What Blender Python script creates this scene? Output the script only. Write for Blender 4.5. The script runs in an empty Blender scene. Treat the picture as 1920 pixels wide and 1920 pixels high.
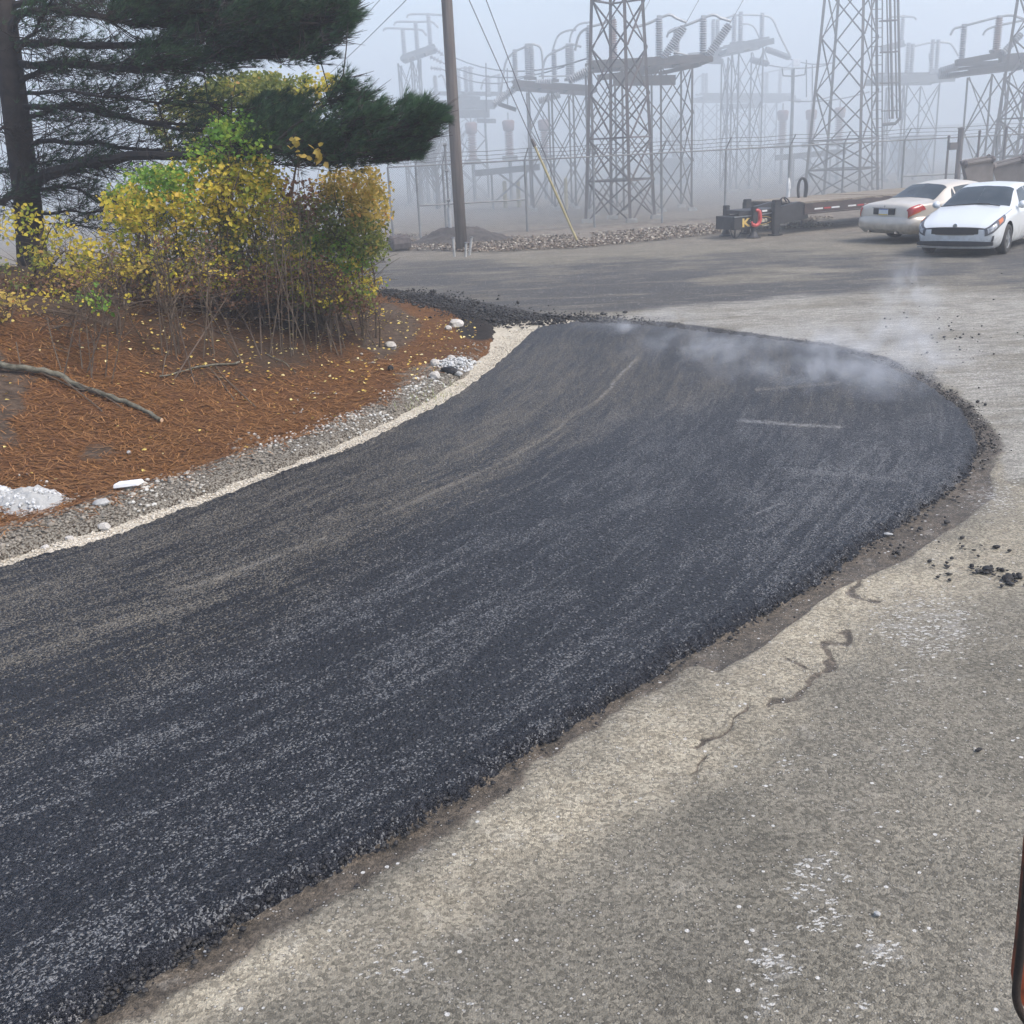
import bpy, bmesh, math, random
import numpy as np
from mathutils import Vector, Matrix

random.seed(11)
rng = np.random.default_rng(7)
R = math.radians
sc = bpy.context.scene
col = sc.collection

# ------------------------------------------------------------------ camera
FPX = 2000.0            # focal length in photograph pixels (1920 wide)
CAM_H = 2.5
PITCH = math.atan(680.0 / FPX)
ROLL = R(2.9)
_F = Vector((0, math.cos(PITCH), -math.sin(PITCH)))
_r0 = Vector((1, 0, 0)); _u0 = Vector((0, math.sin(PITCH), math.cos(PITCH)))
_Rt = _r0 * math.cos(ROLL) - _u0 * math.sin(ROLL)
_Up = _u0 * math.cos(ROLL) + _r0 * math.sin(ROLL)
CAM = Vector((0, 0, CAM_H))
cam_data = bpy.data.cameras.new('camera')
cam_data.sensor_fit = 'HORIZONTAL'; cam_data.sensor_width = 36.0
cam_data.lens = 36.0 * FPX / 1920.0
cam_data.clip_start = 0.05; cam_data.clip_end = 3000
cam = bpy.data.objects.new('camera', cam_data); col.objects.link(cam)
m = Matrix.Identity(4)
for i in range(3):
    m[i][0] = _Rt[i]; m[i][1] = _Up[i]; m[i][2] = -_F[i]; m[i][3] = CAM[i]
cam.matrix_world = m
sc.camera = cam

# ------------------------------------------------------------------ sky, sun, exposure
SUN_EL, SUN_AZ = R(54), R(118)     # azimuth from +Y towards +X: the bright part of the cloud is to the right
w = bpy.data.worlds.new('World'); sc.world = w; w.use_nodes = True
nt = w.node_tree
for n in list(nt.nodes): nt.nodes.remove(n)
out = nt.nodes.new('ShaderNodeOutputWorld'); bg = nt.nodes.new('ShaderNodeBackground')
sky = nt.nodes.new('ShaderNodeTexSky'); sky.sky_type = 'NISHITA'; sky.sun_disc = False
sky.sun_elevation = SUN_EL; sky.sun_rotation = SUN_AZ
sky.air_density = 1.0; sky.dust_density = 3.0; sky.ozone_density = 1.0
bg.inputs['Strength'].default_value = 0.15
nt.links.new(sky.outputs[0], bg.inputs[0]); nt.links.new(bg.outputs[0], out.inputs[0])
sun = bpy.data.lights.new('sun', 'SUN'); sun.energy = 1.5; sun.angle = R(24); sun.color = (1.0, 0.95, 0.88)
so = bpy.data.objects.new('sun', sun); col.objects.link(so)
sd = Vector((math.sin(SUN_AZ) * math.cos(SUN_EL), math.cos(SUN_AZ) * math.cos(SUN_EL), math.sin(SUN_EL)))
so.rotation_euler = sd.to_track_quat('Z', 'Y').to_euler(); so.location = (0, 0, 60)
sc.view_settings.view_transform = 'Standard'; sc.view_settings.look = 'None'
sc.view_settings.gamma = 1.0; sc.view_settings.exposure = 0.86
sc.view_settings.use_curve_mapping = False
sc.render.engine = 'CYCLES'
sc.cycles.use_denoising = True
sc.cycles.volume_bounces = 2
sc.cycles.max_bounces = 8
sc.cycles.volume_step_rate = 2.0
sc.cycles.volume_max_steps = 128

# ------------------------------------------------------------------ placing helpers
def _dir(px, py):
    return _F + _Rt * ((px - 960) / FPX) - _Up * ((py - 960) / FPX)
def G(px, py, z=0.0):
    "ground point seen at a photo position"
    d = _dir(px, py); t = (z - CAM_H) / d.z
    return CAM + d * t
def P(px, py, D):
    "point at world Y = D seen at a photo position"
    d = _dir(px, py); t = D / d.y
    return CAM + d * t
def X_at(px, D, z=0.0):
    dx = (px - 960) / FPX; zz = z - CAM_H
    # (X,D,zz).R / (X,D,zz).F = dx
    return (dx * (D * _F.y + zz * _F.z) - D * _Rt.y - zz * _Rt.z) / (_Rt.x - dx * _F.x)
def B(px, D, z=0.0):
    return Vector((X_at(px, D, z), D, z))
def project(p):
    v = Vector(p) - CAM; f = v.dot(_F)
    return 960 + FPX * v.dot(_Rt) / f, 960 - FPX * v.dot(_Up) / f
def project_np(X, Y, Z):
    Z = Z - CAM_H
    f = X * _F.x + Y * _F.y + Z * _F.z
    f = np.where(f > 0.05, f, 0.05)
    return (960 + FPX * (X * _Rt.x + Y * _Rt.y + Z * _Rt.z) / f,
            960 - FPX * (X * _Up.x + Y * _Up.y + Z * _Up.z) / f)

# ------------------------------------------------------------------ numpy noise and plan helpers
_perm = np.random.default_rng(3).random((256, 256))
def vnoise(x, y):
    xi = np.floor(x).astype(int); yi = np.floor(y).astype(int)
    fx = x - xi; fy = y - yi
    fx = fx * fx * (3 - 2 * fx); fy = fy * fy * (3 - 2 * fy)
    a = _perm[xi % 256, yi % 256]; b = _perm[(xi + 1) % 256, yi % 256]
    c = _perm[xi % 256, (yi + 1) % 256]; d = _perm[(xi + 1) % 256, (yi + 1) % 256]
    return (a * (1 - fx) + b * fx) * (1 - fy) + (c * (1 - fx) + d * fx) * fy
def fbm(x, y, o=4):
    s = 0; a = 0.5; t = 0
    for i in range(o):
        s = s + a * vnoise(x * 2 ** i + 17.3 * i, y * 2 ** i + 5.1 * i); t += a; a *= 0.5
    return s / t
def sstep(a, b, x):
    t = np.clip((x - a) / (b - a), 0, 1)
    return t * t * (3 - 2 * t)
def poly_dist(poly, X, Y, closed=True):
    "signed distance, positive inside (closed) or plain distance to a polyline"
    n = len(poly); best = np.full(X.shape, 1e9); inside = np.zeros(X.shape, bool)
    for i in range(n if closed else n - 1):
        x0, y0 = poly[i][0], poly[i][1]; x1, y1 = poly[(i + 1) % n][0], poly[(i + 1) % n][1]
        dx, dy = x1 - x0, y1 - y0; L = dx * dx + dy * dy + 1e-12
        t = np.clip(((X - x0) * dx + (Y - y0) * dy) / L, 0, 1)
        best = np.minimum(best, np.hypot(X - x0 - t * dx, Y - y0 - t * dy))
        if closed:
            c = ((y0 > Y) != (y1 > Y))
            with np.errstate(divide='ignore', invalid='ignore'):
                xi = (x1 - x0) * (Y - y0) / (y1 - y0 + 1e-15) + x0
            inside ^= (c & (X < xi))
    return np.where(inside, best, -best) if closed else best
def smooth_line(pts, n=6, closed=False):
    P_ = [Vector(p) for p in pts]; o = []; N = len(P_)
    rg = range(N) if closed else range(N - 1)
    for i in rg:
        if closed: p0, p1, p2, p3 = P_[i - 1], P_[i], P_[(i + 1) % N], P_[(i + 2) % N]
        else: p0, p1, p2, p3 = P_[max(i - 1, 0)], P_[i], P_[i + 1], P_[min(i + 2, N - 1)]
        for k in range(n):
            t = k / n
            o.append(0.5 * ((2 * p1) + (p2 - p0) * t + (2 * p0 - 5 * p1 + 4 * p2 - p3) * t * t + (3 * p1 - p0 - 3 * p2 + p3) * t ** 3))
    if not closed: o.append(P_[-1])
    return o

# ------------------------------------------------------------------ mesh helpers
def link_mesh(name, me, mat, parent=None, smooth=False):
    o = bpy.data.objects.new(name, me); col.objects.link(o)
    if mat is not None:
        for mm in (mat if isinstance(mat, (list, tuple)) else [mat]): me.materials.append(mm)
    if parent is not None: o.parent = parent
    if smooth: me.polygons.foreach_set('use_smooth', [True] * len(me.polygons))
    return o
def np_mesh(name, V, Fc, mat, parent=None, smooth=False, pattr=None, fattr=None, origin=None):
    "V (n,3); Fc (m,k) one polygon size"
    V = np.asarray(V, dtype=np.float32)
    if origin is not None: V = V - np.array(origin, dtype=np.float32)
    Fc = np.asarray(Fc, dtype=np.int32); m_, k = Fc.shape
    me = bpy.data.meshes.new(name)
    me.vertices.add(len(V)); me.vertices.foreach_set('co', V.ravel())
    me.loops.add(m_ * k); me.loops.foreach_set('vertex_index', Fc.ravel())
    me.polygons.add(m_); me.polygons.foreach_set('loop_start', np.arange(m_, dtype=np.int32) * k)
    me.update(calc_edges=True)
    for nm, a in (pattr or {}).items():
        me.attributes.new(nm, 'FLOAT', 'POINT').data.foreach_set('value', np.asarray(a, dtype=np.float32).ravel())
    for nm, a in (fattr or {}).items():
        me.attributes.new(nm, 'FLOAT', 'FACE').data.foreach_set('value', np.asarray(a, dtype=np.float32).ravel())
    me.validate(clean_customdata=False)
    o = link_mesh(name, me, mat, parent, smooth)
    if origin is not None and parent is None: o.location = origin
    return o
class MB:
    "collects shapes, links them as one mesh"
    def __init__(s, o=(0, 0, 0)): s.v = []; s.f = []; s.o = Vector(o)
    def add(s, vs, fs):
        b = len(s.v); s.v += [tuple(Vector(v) - s.o) for v in vs]; s.f += [tuple(i + b for i in f) for f in fs]
        return s
    def box(s, c, size, rot=None):
        hx, hy, hz = size[0] / 2, size[1] / 2, size[2] / 2; c = Vector(c)
        vs = [Vector((x, y, z)) for x in (-hx, hx) for y in (-hy, hy) for z in (-hz, hz)]
        if rot is not None: vs = [rot @ v for v in vs]
        return s.add([c + v for v in vs], [(0, 1, 3, 2), (4, 6, 7, 5), (0, 4, 5, 1), (2, 3, 7, 6), (0, 2, 6, 4), (1, 5, 7, 3)])
    def bar(s, a, b, w_, h_=None, up=(0, 0, 1)):
        a = Vector(a); b = Vector(b); h_ = h_ or w_; d = (b - a).normalized(); u = Vector(up)
        if abs(d.dot(u)) > 0.98: u = Vector((0, 1, 0))
        x = d.cross(u).normalized(); y = x.cross(d)
        vs = [p + x * (i * w_ / 2) + y * (j * h_ / 2) for p in (a, b) for i, j in ((-1, -1), (1, -1), (1, 1), (-1, 1))]
        return s.add(vs, [(0, 3, 2, 1), (4, 5, 6, 7), (0, 1, 5, 4), (1, 2, 6, 5), (2, 3, 7, 6), (3, 0, 4, 7)])
    def angle(s, a, b, w_, t=0.012, flip=1):
        "steel angle section: two flanges"
        a = Vector(a); b = Vector(b); d = (b - a).normalized(); u = Vector((0, 0, 1)) if abs(d.z) < .9 else Vector((0, 1, 0))
        x = d.cross(u).normalized(); y = x.cross(d) * flip
        for (p, q) in ((x, y), (y, x)):
            vs = []
            for e in (a, b):
                vs += [e, e + p * w_, e + p * w_ + q * t, e + q * t]
            s.add(vs, [(0, 3, 2, 1), (4, 5, 6, 7), (0, 1, 5, 4), (1, 2, 6, 5), (2, 3, 7, 6), (3, 0, 4, 7)])
        return s
    def tube(s, pts, r, n=8, cap=True):
        pts = [Vector(p) for p in pts]; N = len(pts)
        rr = r if isinstance(r, (list, tuple)) else [r] * N
        d = (pts[1] - pts[0]).normalized(); u = Vector((0, 0, 1)) if abs(d.z) < .9 else Vector((1, 0, 0))
        x = d.cross(u).normalized(); vs = []; fs = []
        for i in range(N):
            d = (pts[min(i + 1, N - 1)] - pts[max(i - 1, 0)]).normalized()
            x = (x - d * x.dot(d)).normalized(); y = d.cross(x)
            for k in range(n):
                a = 2 * math.pi * k / n
                vs.append(pts[i] + (x * math.cos(a) + y * math.sin(a)) * rr[i])
        for i in range(N - 1):
            for k in range(n):
                k2 = (k + 1) % n
                fs.append((i * n + k, i * n + k2, (i + 1) * n + k2, (i + 1) * n + k))
        if cap and n > 2:
            fs.append(tuple(range(n - 1, -1, -1))); fs.append(tuple((N - 1) * n + k for k in range(n)))
        return s.add(vs, fs)
    def lathe(s, a, b, prof, n=10):
        "prof: list of (t along a->b, radius)"
        a = Vector(a); b = Vector(b); d = (b - a).normalized(); u = Vector((0, 0, 1)) if abs(d.z) < .9 else Vector((1, 0, 0))
        x = d.cross(u).normalized(); y = d.cross(x); vs = []; fs = []
        for t, r in prof:
            p = a.lerp(b, t)
            for k in range(n):
                q = 2 * math.pi * k / n; vs.append(p + (x * math.cos(q) + y * math.sin(q)) * r)
        for i in range(len(prof) - 1):
            for k in range(n):
                k2 = (k + 1) % n; fs.append((i * n + k, i * n + k2, (i + 1) * n + k2, (i + 1) * n + k))
        fs.append(tuple(range(n - 1, -1, -1))); fs.append(tuple((len(prof) - 1) * n + k for k in range(n)))
        return s.add(vs, fs)
    def build(s, name, mat, parent=None, smooth=False, label=None, bevel=0):
        me = bpy.data.meshes.new(name); me.from_pydata(s.v, [], s.f); me.update()
        if bevel:
            bm = bmesh.new(); bm.from_mesh(me)
            bmesh.ops.bevel(bm, geom=[e for e in bm.edges if len(e.link_faces) == 2 and e.calc_face_angle(0) > .5], offset=bevel, segments=2, affect='EDGES', clamp_overlap=True)
            bm.to_mesh(me); bm.free()
        o = link_mesh(name, me, mat, parent, smooth)
        if parent is None: o.location = s.o
        if label: o['label'] = label
        return o
def thing(name, label, cat, loc=(0, 0, 0), rotz=0, group=None):
    o = bpy.data.objects.new(name, None); col.objects.link(o); o.empty_display_size = .2
    o.location = loc; o.rotation_euler = (0, 0, rotz); o['label'] = label; o['category'] = cat
    if group: o['group'] = group
    return o
def tag(o, label=None, cat=None, group=None, kind=None):
    if label: o['label'] = label
    if cat: o['category'] = cat
    if group: o['group'] = group
    if kind: o['kind'] = kind
    return o

# ------------------------------------------------------------------ material helpers
class NT:
    def __init__(s, name):
        s.m = bpy.data.materials.new(name); s.m.use_nodes = True; s.t = s.m.node_tree
        s.p = s.t.nodes['Principled BSDF']; s.o = s.t.nodes['Material Output']; s._c = None
    def n(s, kind, **kw):
        nd = s.t.nodes.new(kind)
        for k, v in kw.items(): setattr(nd, k, v)
        return nd
    def l(s, a, b): s.t.links.new(a, b)
    def coord(s):
        if s._c is None: s._c = s.n('ShaderNodeTexCoord').outputs['Object']
        return s._c
    def mapping(s, scale=(1, 1, 1), rot=(0, 0, 0), vec=None):
        mp = s.n('ShaderNodeMapping'); mp.inputs['Scale'].default_value = scale; mp.inputs['Rotation'].default_value = rot
        s.l(vec or s.coord(), mp.inputs['Vector']); return mp.outputs[0]
    def noise(s, scale, detail=4, rough=.55, vec=None, dist=0):
        nd = s.n('ShaderNodeTexNoise'); nd.inputs['Scale'].default_value = scale; nd.inputs['Detail'].default_value = detail
        nd.inputs['Roughness'].default_value = rough; nd.inputs['Distortion'].default_value = dist
        s.l(vec or s.coord(), nd.inputs['Vector']); return nd.outputs['Fac']
    def voro(s, scale, feature='F1', vec=None, out='Distance'):
        nd = s.n('ShaderNodeTexVoronoi'); nd.inputs['Scale'].default_value = scale; nd.feature = feature
        s.l(vec or s.coord(), nd.inputs['Vector']); return nd.outputs[out]
    def attr(s, name):
        a = s.n('ShaderNodeAttribute'); a.attribute_name = name; return a.outputs['Fac']
    def math(s, op, a, b=None, c=None, clamp=False):
        nd = s.n('ShaderNodeMath', operation=op, use_clamp=clamp)
        for i, v in enumerate((a, b, c)):
            if v is None: continue
            if isinstance(v, (int, float)): nd.inputs[i].default_value = v
            else: s.l(v, nd.inputs[i])
        return nd.outputs[0]
    def ramp(s, fac, a, b, ca=(0, 0, 0, 1), cb=(1, 1, 1, 1)):
        "smooth 0..1 between a and b"
        nd = s.n('ShaderNodeMapRange'); nd.interpolation_type = 'SMOOTHSTEP'
        nd.inputs['From Min'].default_value = a; nd.inputs['From Max'].default_value = b
        s.l(fac, nd.inputs['Value']); return nd.outputs['Result']
    def cramp(s, fac, stops, interp='LINEAR'):
        nd = s.n('ShaderNodeValToRGB'); cr = nd.color_ramp; cr.interpolation = interp
        while len(cr.elements) < len(stops): cr.elements.new(.5)
        for e, (p, c) in zip(cr.elements, stops): e.position = p; e.color = (*c, 1)
        s.l(fac, nd.inputs[0]); return nd.outputs[0]
    def mix(s, fac, a, b, blend='MIX'):
        nd = s.n('ShaderNodeMix', data_type='RGBA', blend_type=blend)
        if isinstance(fac, (int, float)): nd.inputs[0].default_value = fac
        else: s.l(fac, nd.inputs[0])
        for i, v in ((6, a), (7, b)):
            if isinstance(v, (tuple, list)): nd.inputs[i].default_value = (*v[:3], 1)
            else: s.l(v, nd.inputs[i])
        return nd.outputs[2]
    def base(s, v):
        if isinstance(v, (tuple, list)): s.p.inputs['Base Color'].default_value = (*v, 1)
        else: s.l(v, s.p.inputs['Base Color'])
    def rough(s, v):
        if isinstance(v, (int, float)): s.p.inputs['Roughness'].default_value = v
        else: s.l(v, s.p.inputs['Roughness'])
    def bump(s, h, strength=.5, dist=.01, prev=None):
        b = s.n('ShaderNodeBump'); b.inputs['Strength'].default_value = strength; b.inputs['Distance'].default_value = dist
        s.l(h, b.inputs['Height'])
        if prev is not None: s.l(prev, b.inputs['Normal'])
        s.l(b.outputs[0], s.p.inputs['Normal']); return b.outputs[0]
def mat(name, c1, c2=None, scale=6, rough=.7, metal=0, bump=0, bscale=60, spec=.5, coat=0, stretch=(1, 1, 1), trans=0):
    t = NT(name)
    if c2 is None: c2 = tuple(min(1, c * 1.25 + .003) for c in c1)
    v = t.mapping(stretch)
    t.base(t.mix(t.ramp(t.noise(scale, 6, .6, v), .3, .7), c1, c2))
    t.rough(rough); t.p.inputs['Metallic'].default_value = metal
    t.p.inputs['Specular IOR Level'].default_value = spec; t.p.inputs['Coat Weight'].default_value = coat
    if trans: t.p.inputs['Transmission Weight'].default_value = trans
    if bump: t.bump(t.noise(bscale, 5, .6, v), bump, .01)
    return t.m
def leaf_mat(name, stops, rough=.55, thin=.35):
    t = NT(name); c = t.cramp(t.attr('tone'), stops); t.base(c); t.rough(rough)
    t.p.inputs['Specular IOR Level'].default_value = .3
    tr = t.n('ShaderNodeBsdfTranslucent'); t.l(c, tr.inputs[0])
    mx = t.n('ShaderNodeMixShader'); mx.inputs[0].default_value = thin
    t.l(t.p.outputs[0], mx.inputs[1]); t.l(tr.outputs[0], mx.inputs[2]); t.l(mx.outputs[0], t.o.inputs['Surface'])
    return t.m
# ================================================================== THE GROUND
# plan outline of the new asphalt
_edge_left = [(0, 1070), (130, 1034), (250, 995), (380, 948), (500, 900), (630, 855), (720, 814), (800, 775), (870, 732), (925, 690), (957, 662), (985, 634), (1012, 615)]
_edge_far = [(1080, 606), (1200, 612), (1330, 626), (1450, 640), (1560, 655), (1650, 685), (1730, 718), (1790, 760), (1822, 800), (1835, 838)]
_edge_right = [(1812, 885), (1770, 922), (1700, 972), (1620, 1022), (1550, 1072), (1480, 1120), (1400, 1165), (1300, 1218), (1200, 1275), (1100, 1335), (1000, 1398), (900, 1462), (820, 1515), (700, 1582), (600, 1640), (500, 1690), (400, 1745), (300, 1805), (200, 1872), (120, 1925)]
EL = [G(*p) for p in _edge_left]; EF = [G(*p) for p in _edge_far]; ER = [G(*p) for p in _edge_right]
dl = (EL[0] - EL[2]).normalized(); dr = (ER[-1] - ER[-4]).normalized()
A0 = EL[0] + dl * 14; B0 = ER[-1] + dr * 9
EL_line = smooth_line([A0, EL[0] + dl * 5] + EL, 4)
asph = EL_line + smooth_line(EF, 4) + smooth_line(ER + [B0], 4)
asph_xy = [(p.x, p.y) for p in asph]; left_xy = [(p.x, p.y) for p in EL_line]
# plan outline of the bank
_bank_px = [(0, 1058), (130, 1021), (200, 999), (330, 954), (440, 914), (560, 871), (650, 836), (740, 793), (820, 748), (880, 704), (915, 668), (934, 632), (922, 606), (860, 582), (790, 562), (720, 546)]
BK = [G(*p) for p in _bank_px]
b0 = BK[0] + dl * 6
bank_xy = [(p.x, p.y) for p in smooth_line([b0 + dl * 8, b0] + BK, 3)] + [(-4.5, 20.6), (-7, 21.3), (-12, 21.6), (-18, 20), (-24, 12), (-24, -4)]

def asph_d(X, Y):
    d = poly_dist(asph_xy, X, Y)
    return d + .05 * (fbm(X * 3.1, Y * 3.1, 3) - .5) + .05 * (vnoise(X * 14, Y * 14) - .5)
def bank_h(X, Y, detail=True):
    d = poly_dist(bank_xy, X, Y)
    d = d + .12 * (fbm(X * 2.2 + 9, Y * 2.2, 3) - .5) + .05 * (vnoise(X * 11, Y * 11) - .5)
    h = -.06 + .12 * sstep(-.03, .10, d) + .055 * np.exp(-((d - .34) / .2) ** 2) * sstep(14.5, 10, Y)
    h = h + .95 * sstep(.9, 5.2, d) * (0.9 + .2 * sstep(3, -6, X)) + .1 * sstep(.3, 1.4, d)
    if detail:
        k = sstep(.1, .8, d)
        h = h + k * (.16 * (fbm(X * .9, Y * .9, 4) - .5) + .035 * (fbm(X * 6, Y * 6, 3) - .5))
        h = h + sstep(-.02, .1, d) * .022 * (vnoise(X * 24, Y * 24) - .4)
    return h, d
def bank_z(x, y):
    h, d = bank_h(np.array([float(x)]), np.array([float(y)])); return max(0.0, float(h[0]))

def grid_faces(nr, nc, wrap=False):
    i = np.arange(nr - 1)[:, None]; j = np.arange(nc if wrap else nc - 1)[None, :]
    j2 = (j + 1) % nc
    a = i * nc + j; b = i * nc + j2; c = (i + 1) * nc + j2; d = (i + 1) * nc + j
    return np.stack([a, b, c, d], -1).reshape(-1, 4)

# --- lot: one sheet on rings round the view point out to the horizon
dep = np.concatenate([np.arange(72, 50, -1.0), np.arange(50, 1.2, -.10)]); rad = CAM_H / np.tan(np.radians(dep))
rad = np.concatenate([rad, np.geomspace(rad[-1] * 1.1, 900, 24)])
az = np.concatenate([np.arange(-33, 33, .12), np.arange(33, 327, 3.0)])
RR, AA = np.meshgrid(rad, np.radians(az), indexing='ij')
X = RR * np.sin(AA); Y = RR * np.cos(AA)
da = asph_d(X, Y)
px, py = project_np(X, Y, np.zeros_like(X)); front = (Y > 1.2)
wob = (fbm(X * 1.3, Y * 1.3, 4) - .5); wob2 = (fbm(X * .35 + 40, Y * .35, 4) - .5); fine = (fbm(X * 7, Y * 7, 3) - .5)
strk = (fbm(X * .55 + 3, Y * 2.6, 4) - .5)                     # traffic streaks lie across the view
def pm(poly, soft, amp=0, n=None):
    q = poly_dist(poly, px + (amp * (wob * 1.0) if n is None else amp * n), py + (amp * .4 * wob2))
    return sstep(-soft, soft, q) * front
tan = pm([(1560, 1060), (1700, 1000), (1840, 940), (1925, 890), (1960, 1020), (1850, 1090), (1700, 1160), (1580, 1270), (1450, 1370), (1300, 1470), (1130, 1570), (960, 1660), (760, 1760), (560, 1840), (380, 1925), (100, 1960), (600, 1650), (1000, 1400), (1300, 1220)], 85, 330)
tan = np.clip(tan * (.75 + .9 * wob), 0, 1)
# damp border along the fresh edge
wd = .12 + .27 * (fbm(X * .8 + 11, Y * .8 + 2, 2) - .35) + .08 * fine
wet = (sstep(.0, -.05, -(-da - wd)) if False else sstep(wd + .07, wd - .16, -da)) * (da < .05)
rightside = sstep(-.3, .5, X - (Y * .05)) * sstep(610, 700, py) + sstep(1080, 1200, py)
wet = wet * np.clip(rightside, 0, 1) * front
wet2 = pm([(1770, 905), (1870, 870), (1850, 930), (1770, 985), (1700, 1040), (1580, 1100), (1500, 1165), (1430, 1215), (1340, 1262), (1290, 1240), (1400, 1175), (1500, 1110), (1620, 1025)], 7, 60)
wet = np.maximum(wet, wet2 * .9)
def crack(line, wpx):
    q = poly_dist(line, px + 40 * fine, py + 26 * fine, False)
    return sstep(wpx, wpx * .3, q) * front
for ln, ww in (([(1592, 1182), (1555, 1212), (1562, 1240), (1505, 1262), (1500, 1290), (1450, 1325)], 12), ([(1405, 1325), (1375, 1357), (1322, 1385), (1313, 1405)], 7),
               ([(1332, 1420), (1300, 1450)], 6), ([(1465, 1228), (1505, 1245)], 5), ([(1700, 985), (1765, 995), (1800, 960)], 9), ([(1660, 1050), (1590, 1110), (1640, 1120)], 8)):
    wet = np.maximum(wet, .6 * crack(ln, ww * .85))
dark = pm([(560, 470), (1000, 492), (1380, 470), (1960, 452), (1960, 545), (1700, 548), (1500, 560), (1280, 580), (1090, 604), (900, 598), (700, 560)], 16, 60) * (.62 + .9 * strk + .5 * wob2)
dirt = pm([(700, 540), (790, 552), (880, 565), (1000, 585), (1090, 600), (1250, 604), (1400, 622), (1570, 646), (1660, 668), (1700, 690), (1640, 686), (1560, 662), (1330, 632), (1010, 622), (930, 612), (860, 590), (760, 572)], 5, 30) * (.8 + .9 * wob)
dirt = np.maximum(dirt, pm([(1640, 672), (1780, 655), (1760, 700), (1860, 790), (1880, 860), (1850, 890), (1820, 800), (1740, 716)], 8, 40) * (.35 + .7 * wob))
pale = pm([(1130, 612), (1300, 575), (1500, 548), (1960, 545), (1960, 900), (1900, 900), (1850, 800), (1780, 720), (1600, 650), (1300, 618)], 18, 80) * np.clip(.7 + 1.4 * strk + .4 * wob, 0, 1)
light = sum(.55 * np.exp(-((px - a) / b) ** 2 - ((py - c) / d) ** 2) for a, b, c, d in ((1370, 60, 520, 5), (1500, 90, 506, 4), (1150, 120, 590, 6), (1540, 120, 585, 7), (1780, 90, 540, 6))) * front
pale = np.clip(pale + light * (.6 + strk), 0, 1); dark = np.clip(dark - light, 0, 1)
scf = np.zeros_like(X)
for a, b, c, d, s_ in ((1740, 110, 1170, 65, 1), (1700, 60, 1270, 40, .5), (1690, 70, 1400, 60, .45), (1600, 60, 1520, 50, .4), (1530, 75, 1650, 70, .75), (1540, 50, 1725, 35, 1.0), (1450, 50, 1800, 45, 1.25), (1445, 30, 1880, 40, 1.2), (1650, 50, 1780, 35, 1.0), (720, 130, 1810, 50, .5), (1870, 60, 930, 50, .7), (1850, 90, 700, 60, .5), (870, 60, 1900, 50, .4), (1170, 40, 1395, 40, .3), (1470, 60, 1430, 50, .35), (1620, 50, 1880, 40, .5)):
    scf = np.maximum(scf, s_ * np.exp(-((px - a) / b) ** 2 - ((py - c) / d) ** 2))
scf = scf * front
far = sstep(24, 34, Y) * (Y > 0)
keep = ((da < .45) & (poly_dist(bank_xy, X, Y) < .5)).ravel()
Fg = grid_faces(len(rad), len(az), True); Fg = Fg[keep[Fg].any(1)]
Z = .012 * (fbm(X * .8, Y * .8, 3) - .5) * sstep(60, 20, RR) - .006
Z = Z + (.05 * dirt * fbm(X * 5, Y * 5, 3)) * (da < 0) + .03 * np.clip(-da, 0, .02) - .012 * np.clip(wet, 0, 1) * (da < 0)

gm = NT('lot_surface')
vec = gm.coord()
big = gm.noise(.9, 6, .6); mid = gm.noise(9, 6, .65); fineN = gm.noise(130, 4, .7)
grit = gm.voro(85, out='Color'); gs = gm.n('ShaderNodeSeparateColor'); gm.l(grit, gs.inputs[0])
gritv = gs.outputs[0]; gritd = gm.voro(85)
grey = gm.mix(gm.ramp(big, .35, .65), (.128, .118, .094), (.215, .197, .158))
c = gm.mix(gm.ramp(mid, .3, .72), grey, (.155, .142, .112))
tanc = gm.mix(gm.ramp(mid, .3, .7), (.30, .262, .192), (.41, .368, .282))
tanf = gm.ramp(gm.math('ADD', gm.attr('tan'), gm.math('MULTIPLY', gm.math('SUBTRACT', gm.noise(2.2, 8, .7), .5), 1.3)), -.1, 1.05)
c = gm.mix(tanf, c, tanc)
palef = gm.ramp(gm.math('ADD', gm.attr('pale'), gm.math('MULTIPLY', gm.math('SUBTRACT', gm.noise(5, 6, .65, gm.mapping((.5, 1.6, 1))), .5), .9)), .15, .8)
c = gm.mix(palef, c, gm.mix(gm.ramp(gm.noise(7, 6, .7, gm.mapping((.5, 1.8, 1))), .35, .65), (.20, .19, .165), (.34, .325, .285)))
darkf = gm.ramp(gm.math('ADD', gm.attr('dark'), gm.math('MULTIPLY', gm.math('SUBTRACT', gm.noise(2.4, 7, .7, gm.mapping((.4, 2.4, 1))), .5), 1.3)), .2, .75)
c = gm.mix(gm.math('MULTIPLY', darkf, .88), c, (.050, .052, .057))
farc = gm.mix(gm.ramp(gm.noise(3, 5, .6), .35, .65), (.14, .11, .085), (.22, .19, .15))
c = gm.mix(gm.attr('far'), c, farc)
wetf = gm.ramp(gm.math('ADD', gm.attr('wet'), gm.math('MULTIPLY', gm.math('SUBTRACT', gm.noise(7, 6, .65), .5), .55)), .25, .6)
wetc = gm.mix(gm.ramp(gm.noise(11, 5, .6), .35, .7), (.058, .047, .036), (.125, .10, .074))
c = gm.mix(gm.math('MULTIPLY', wetf, .93), c, wetc)
dirtf = gm.ramp(gm.math('ADD', gm.attr('dirt'), gm.math('MULTIPLY', gm.math('SUBTRACT', gm.noise(9, 6, .65), .5), .6)), .25, .6)
c = gm.mix(dirtf, c, (.022, .021, .021))
c = gm.mix(gm.math('MULTIPLY', gm.ramp(gm.noise(1.1, 5, .62, gm.mapping((1, 1, 1), (0, 0, 1.1))), .5, .72), .42), c, (.085, .078, .066))
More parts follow.
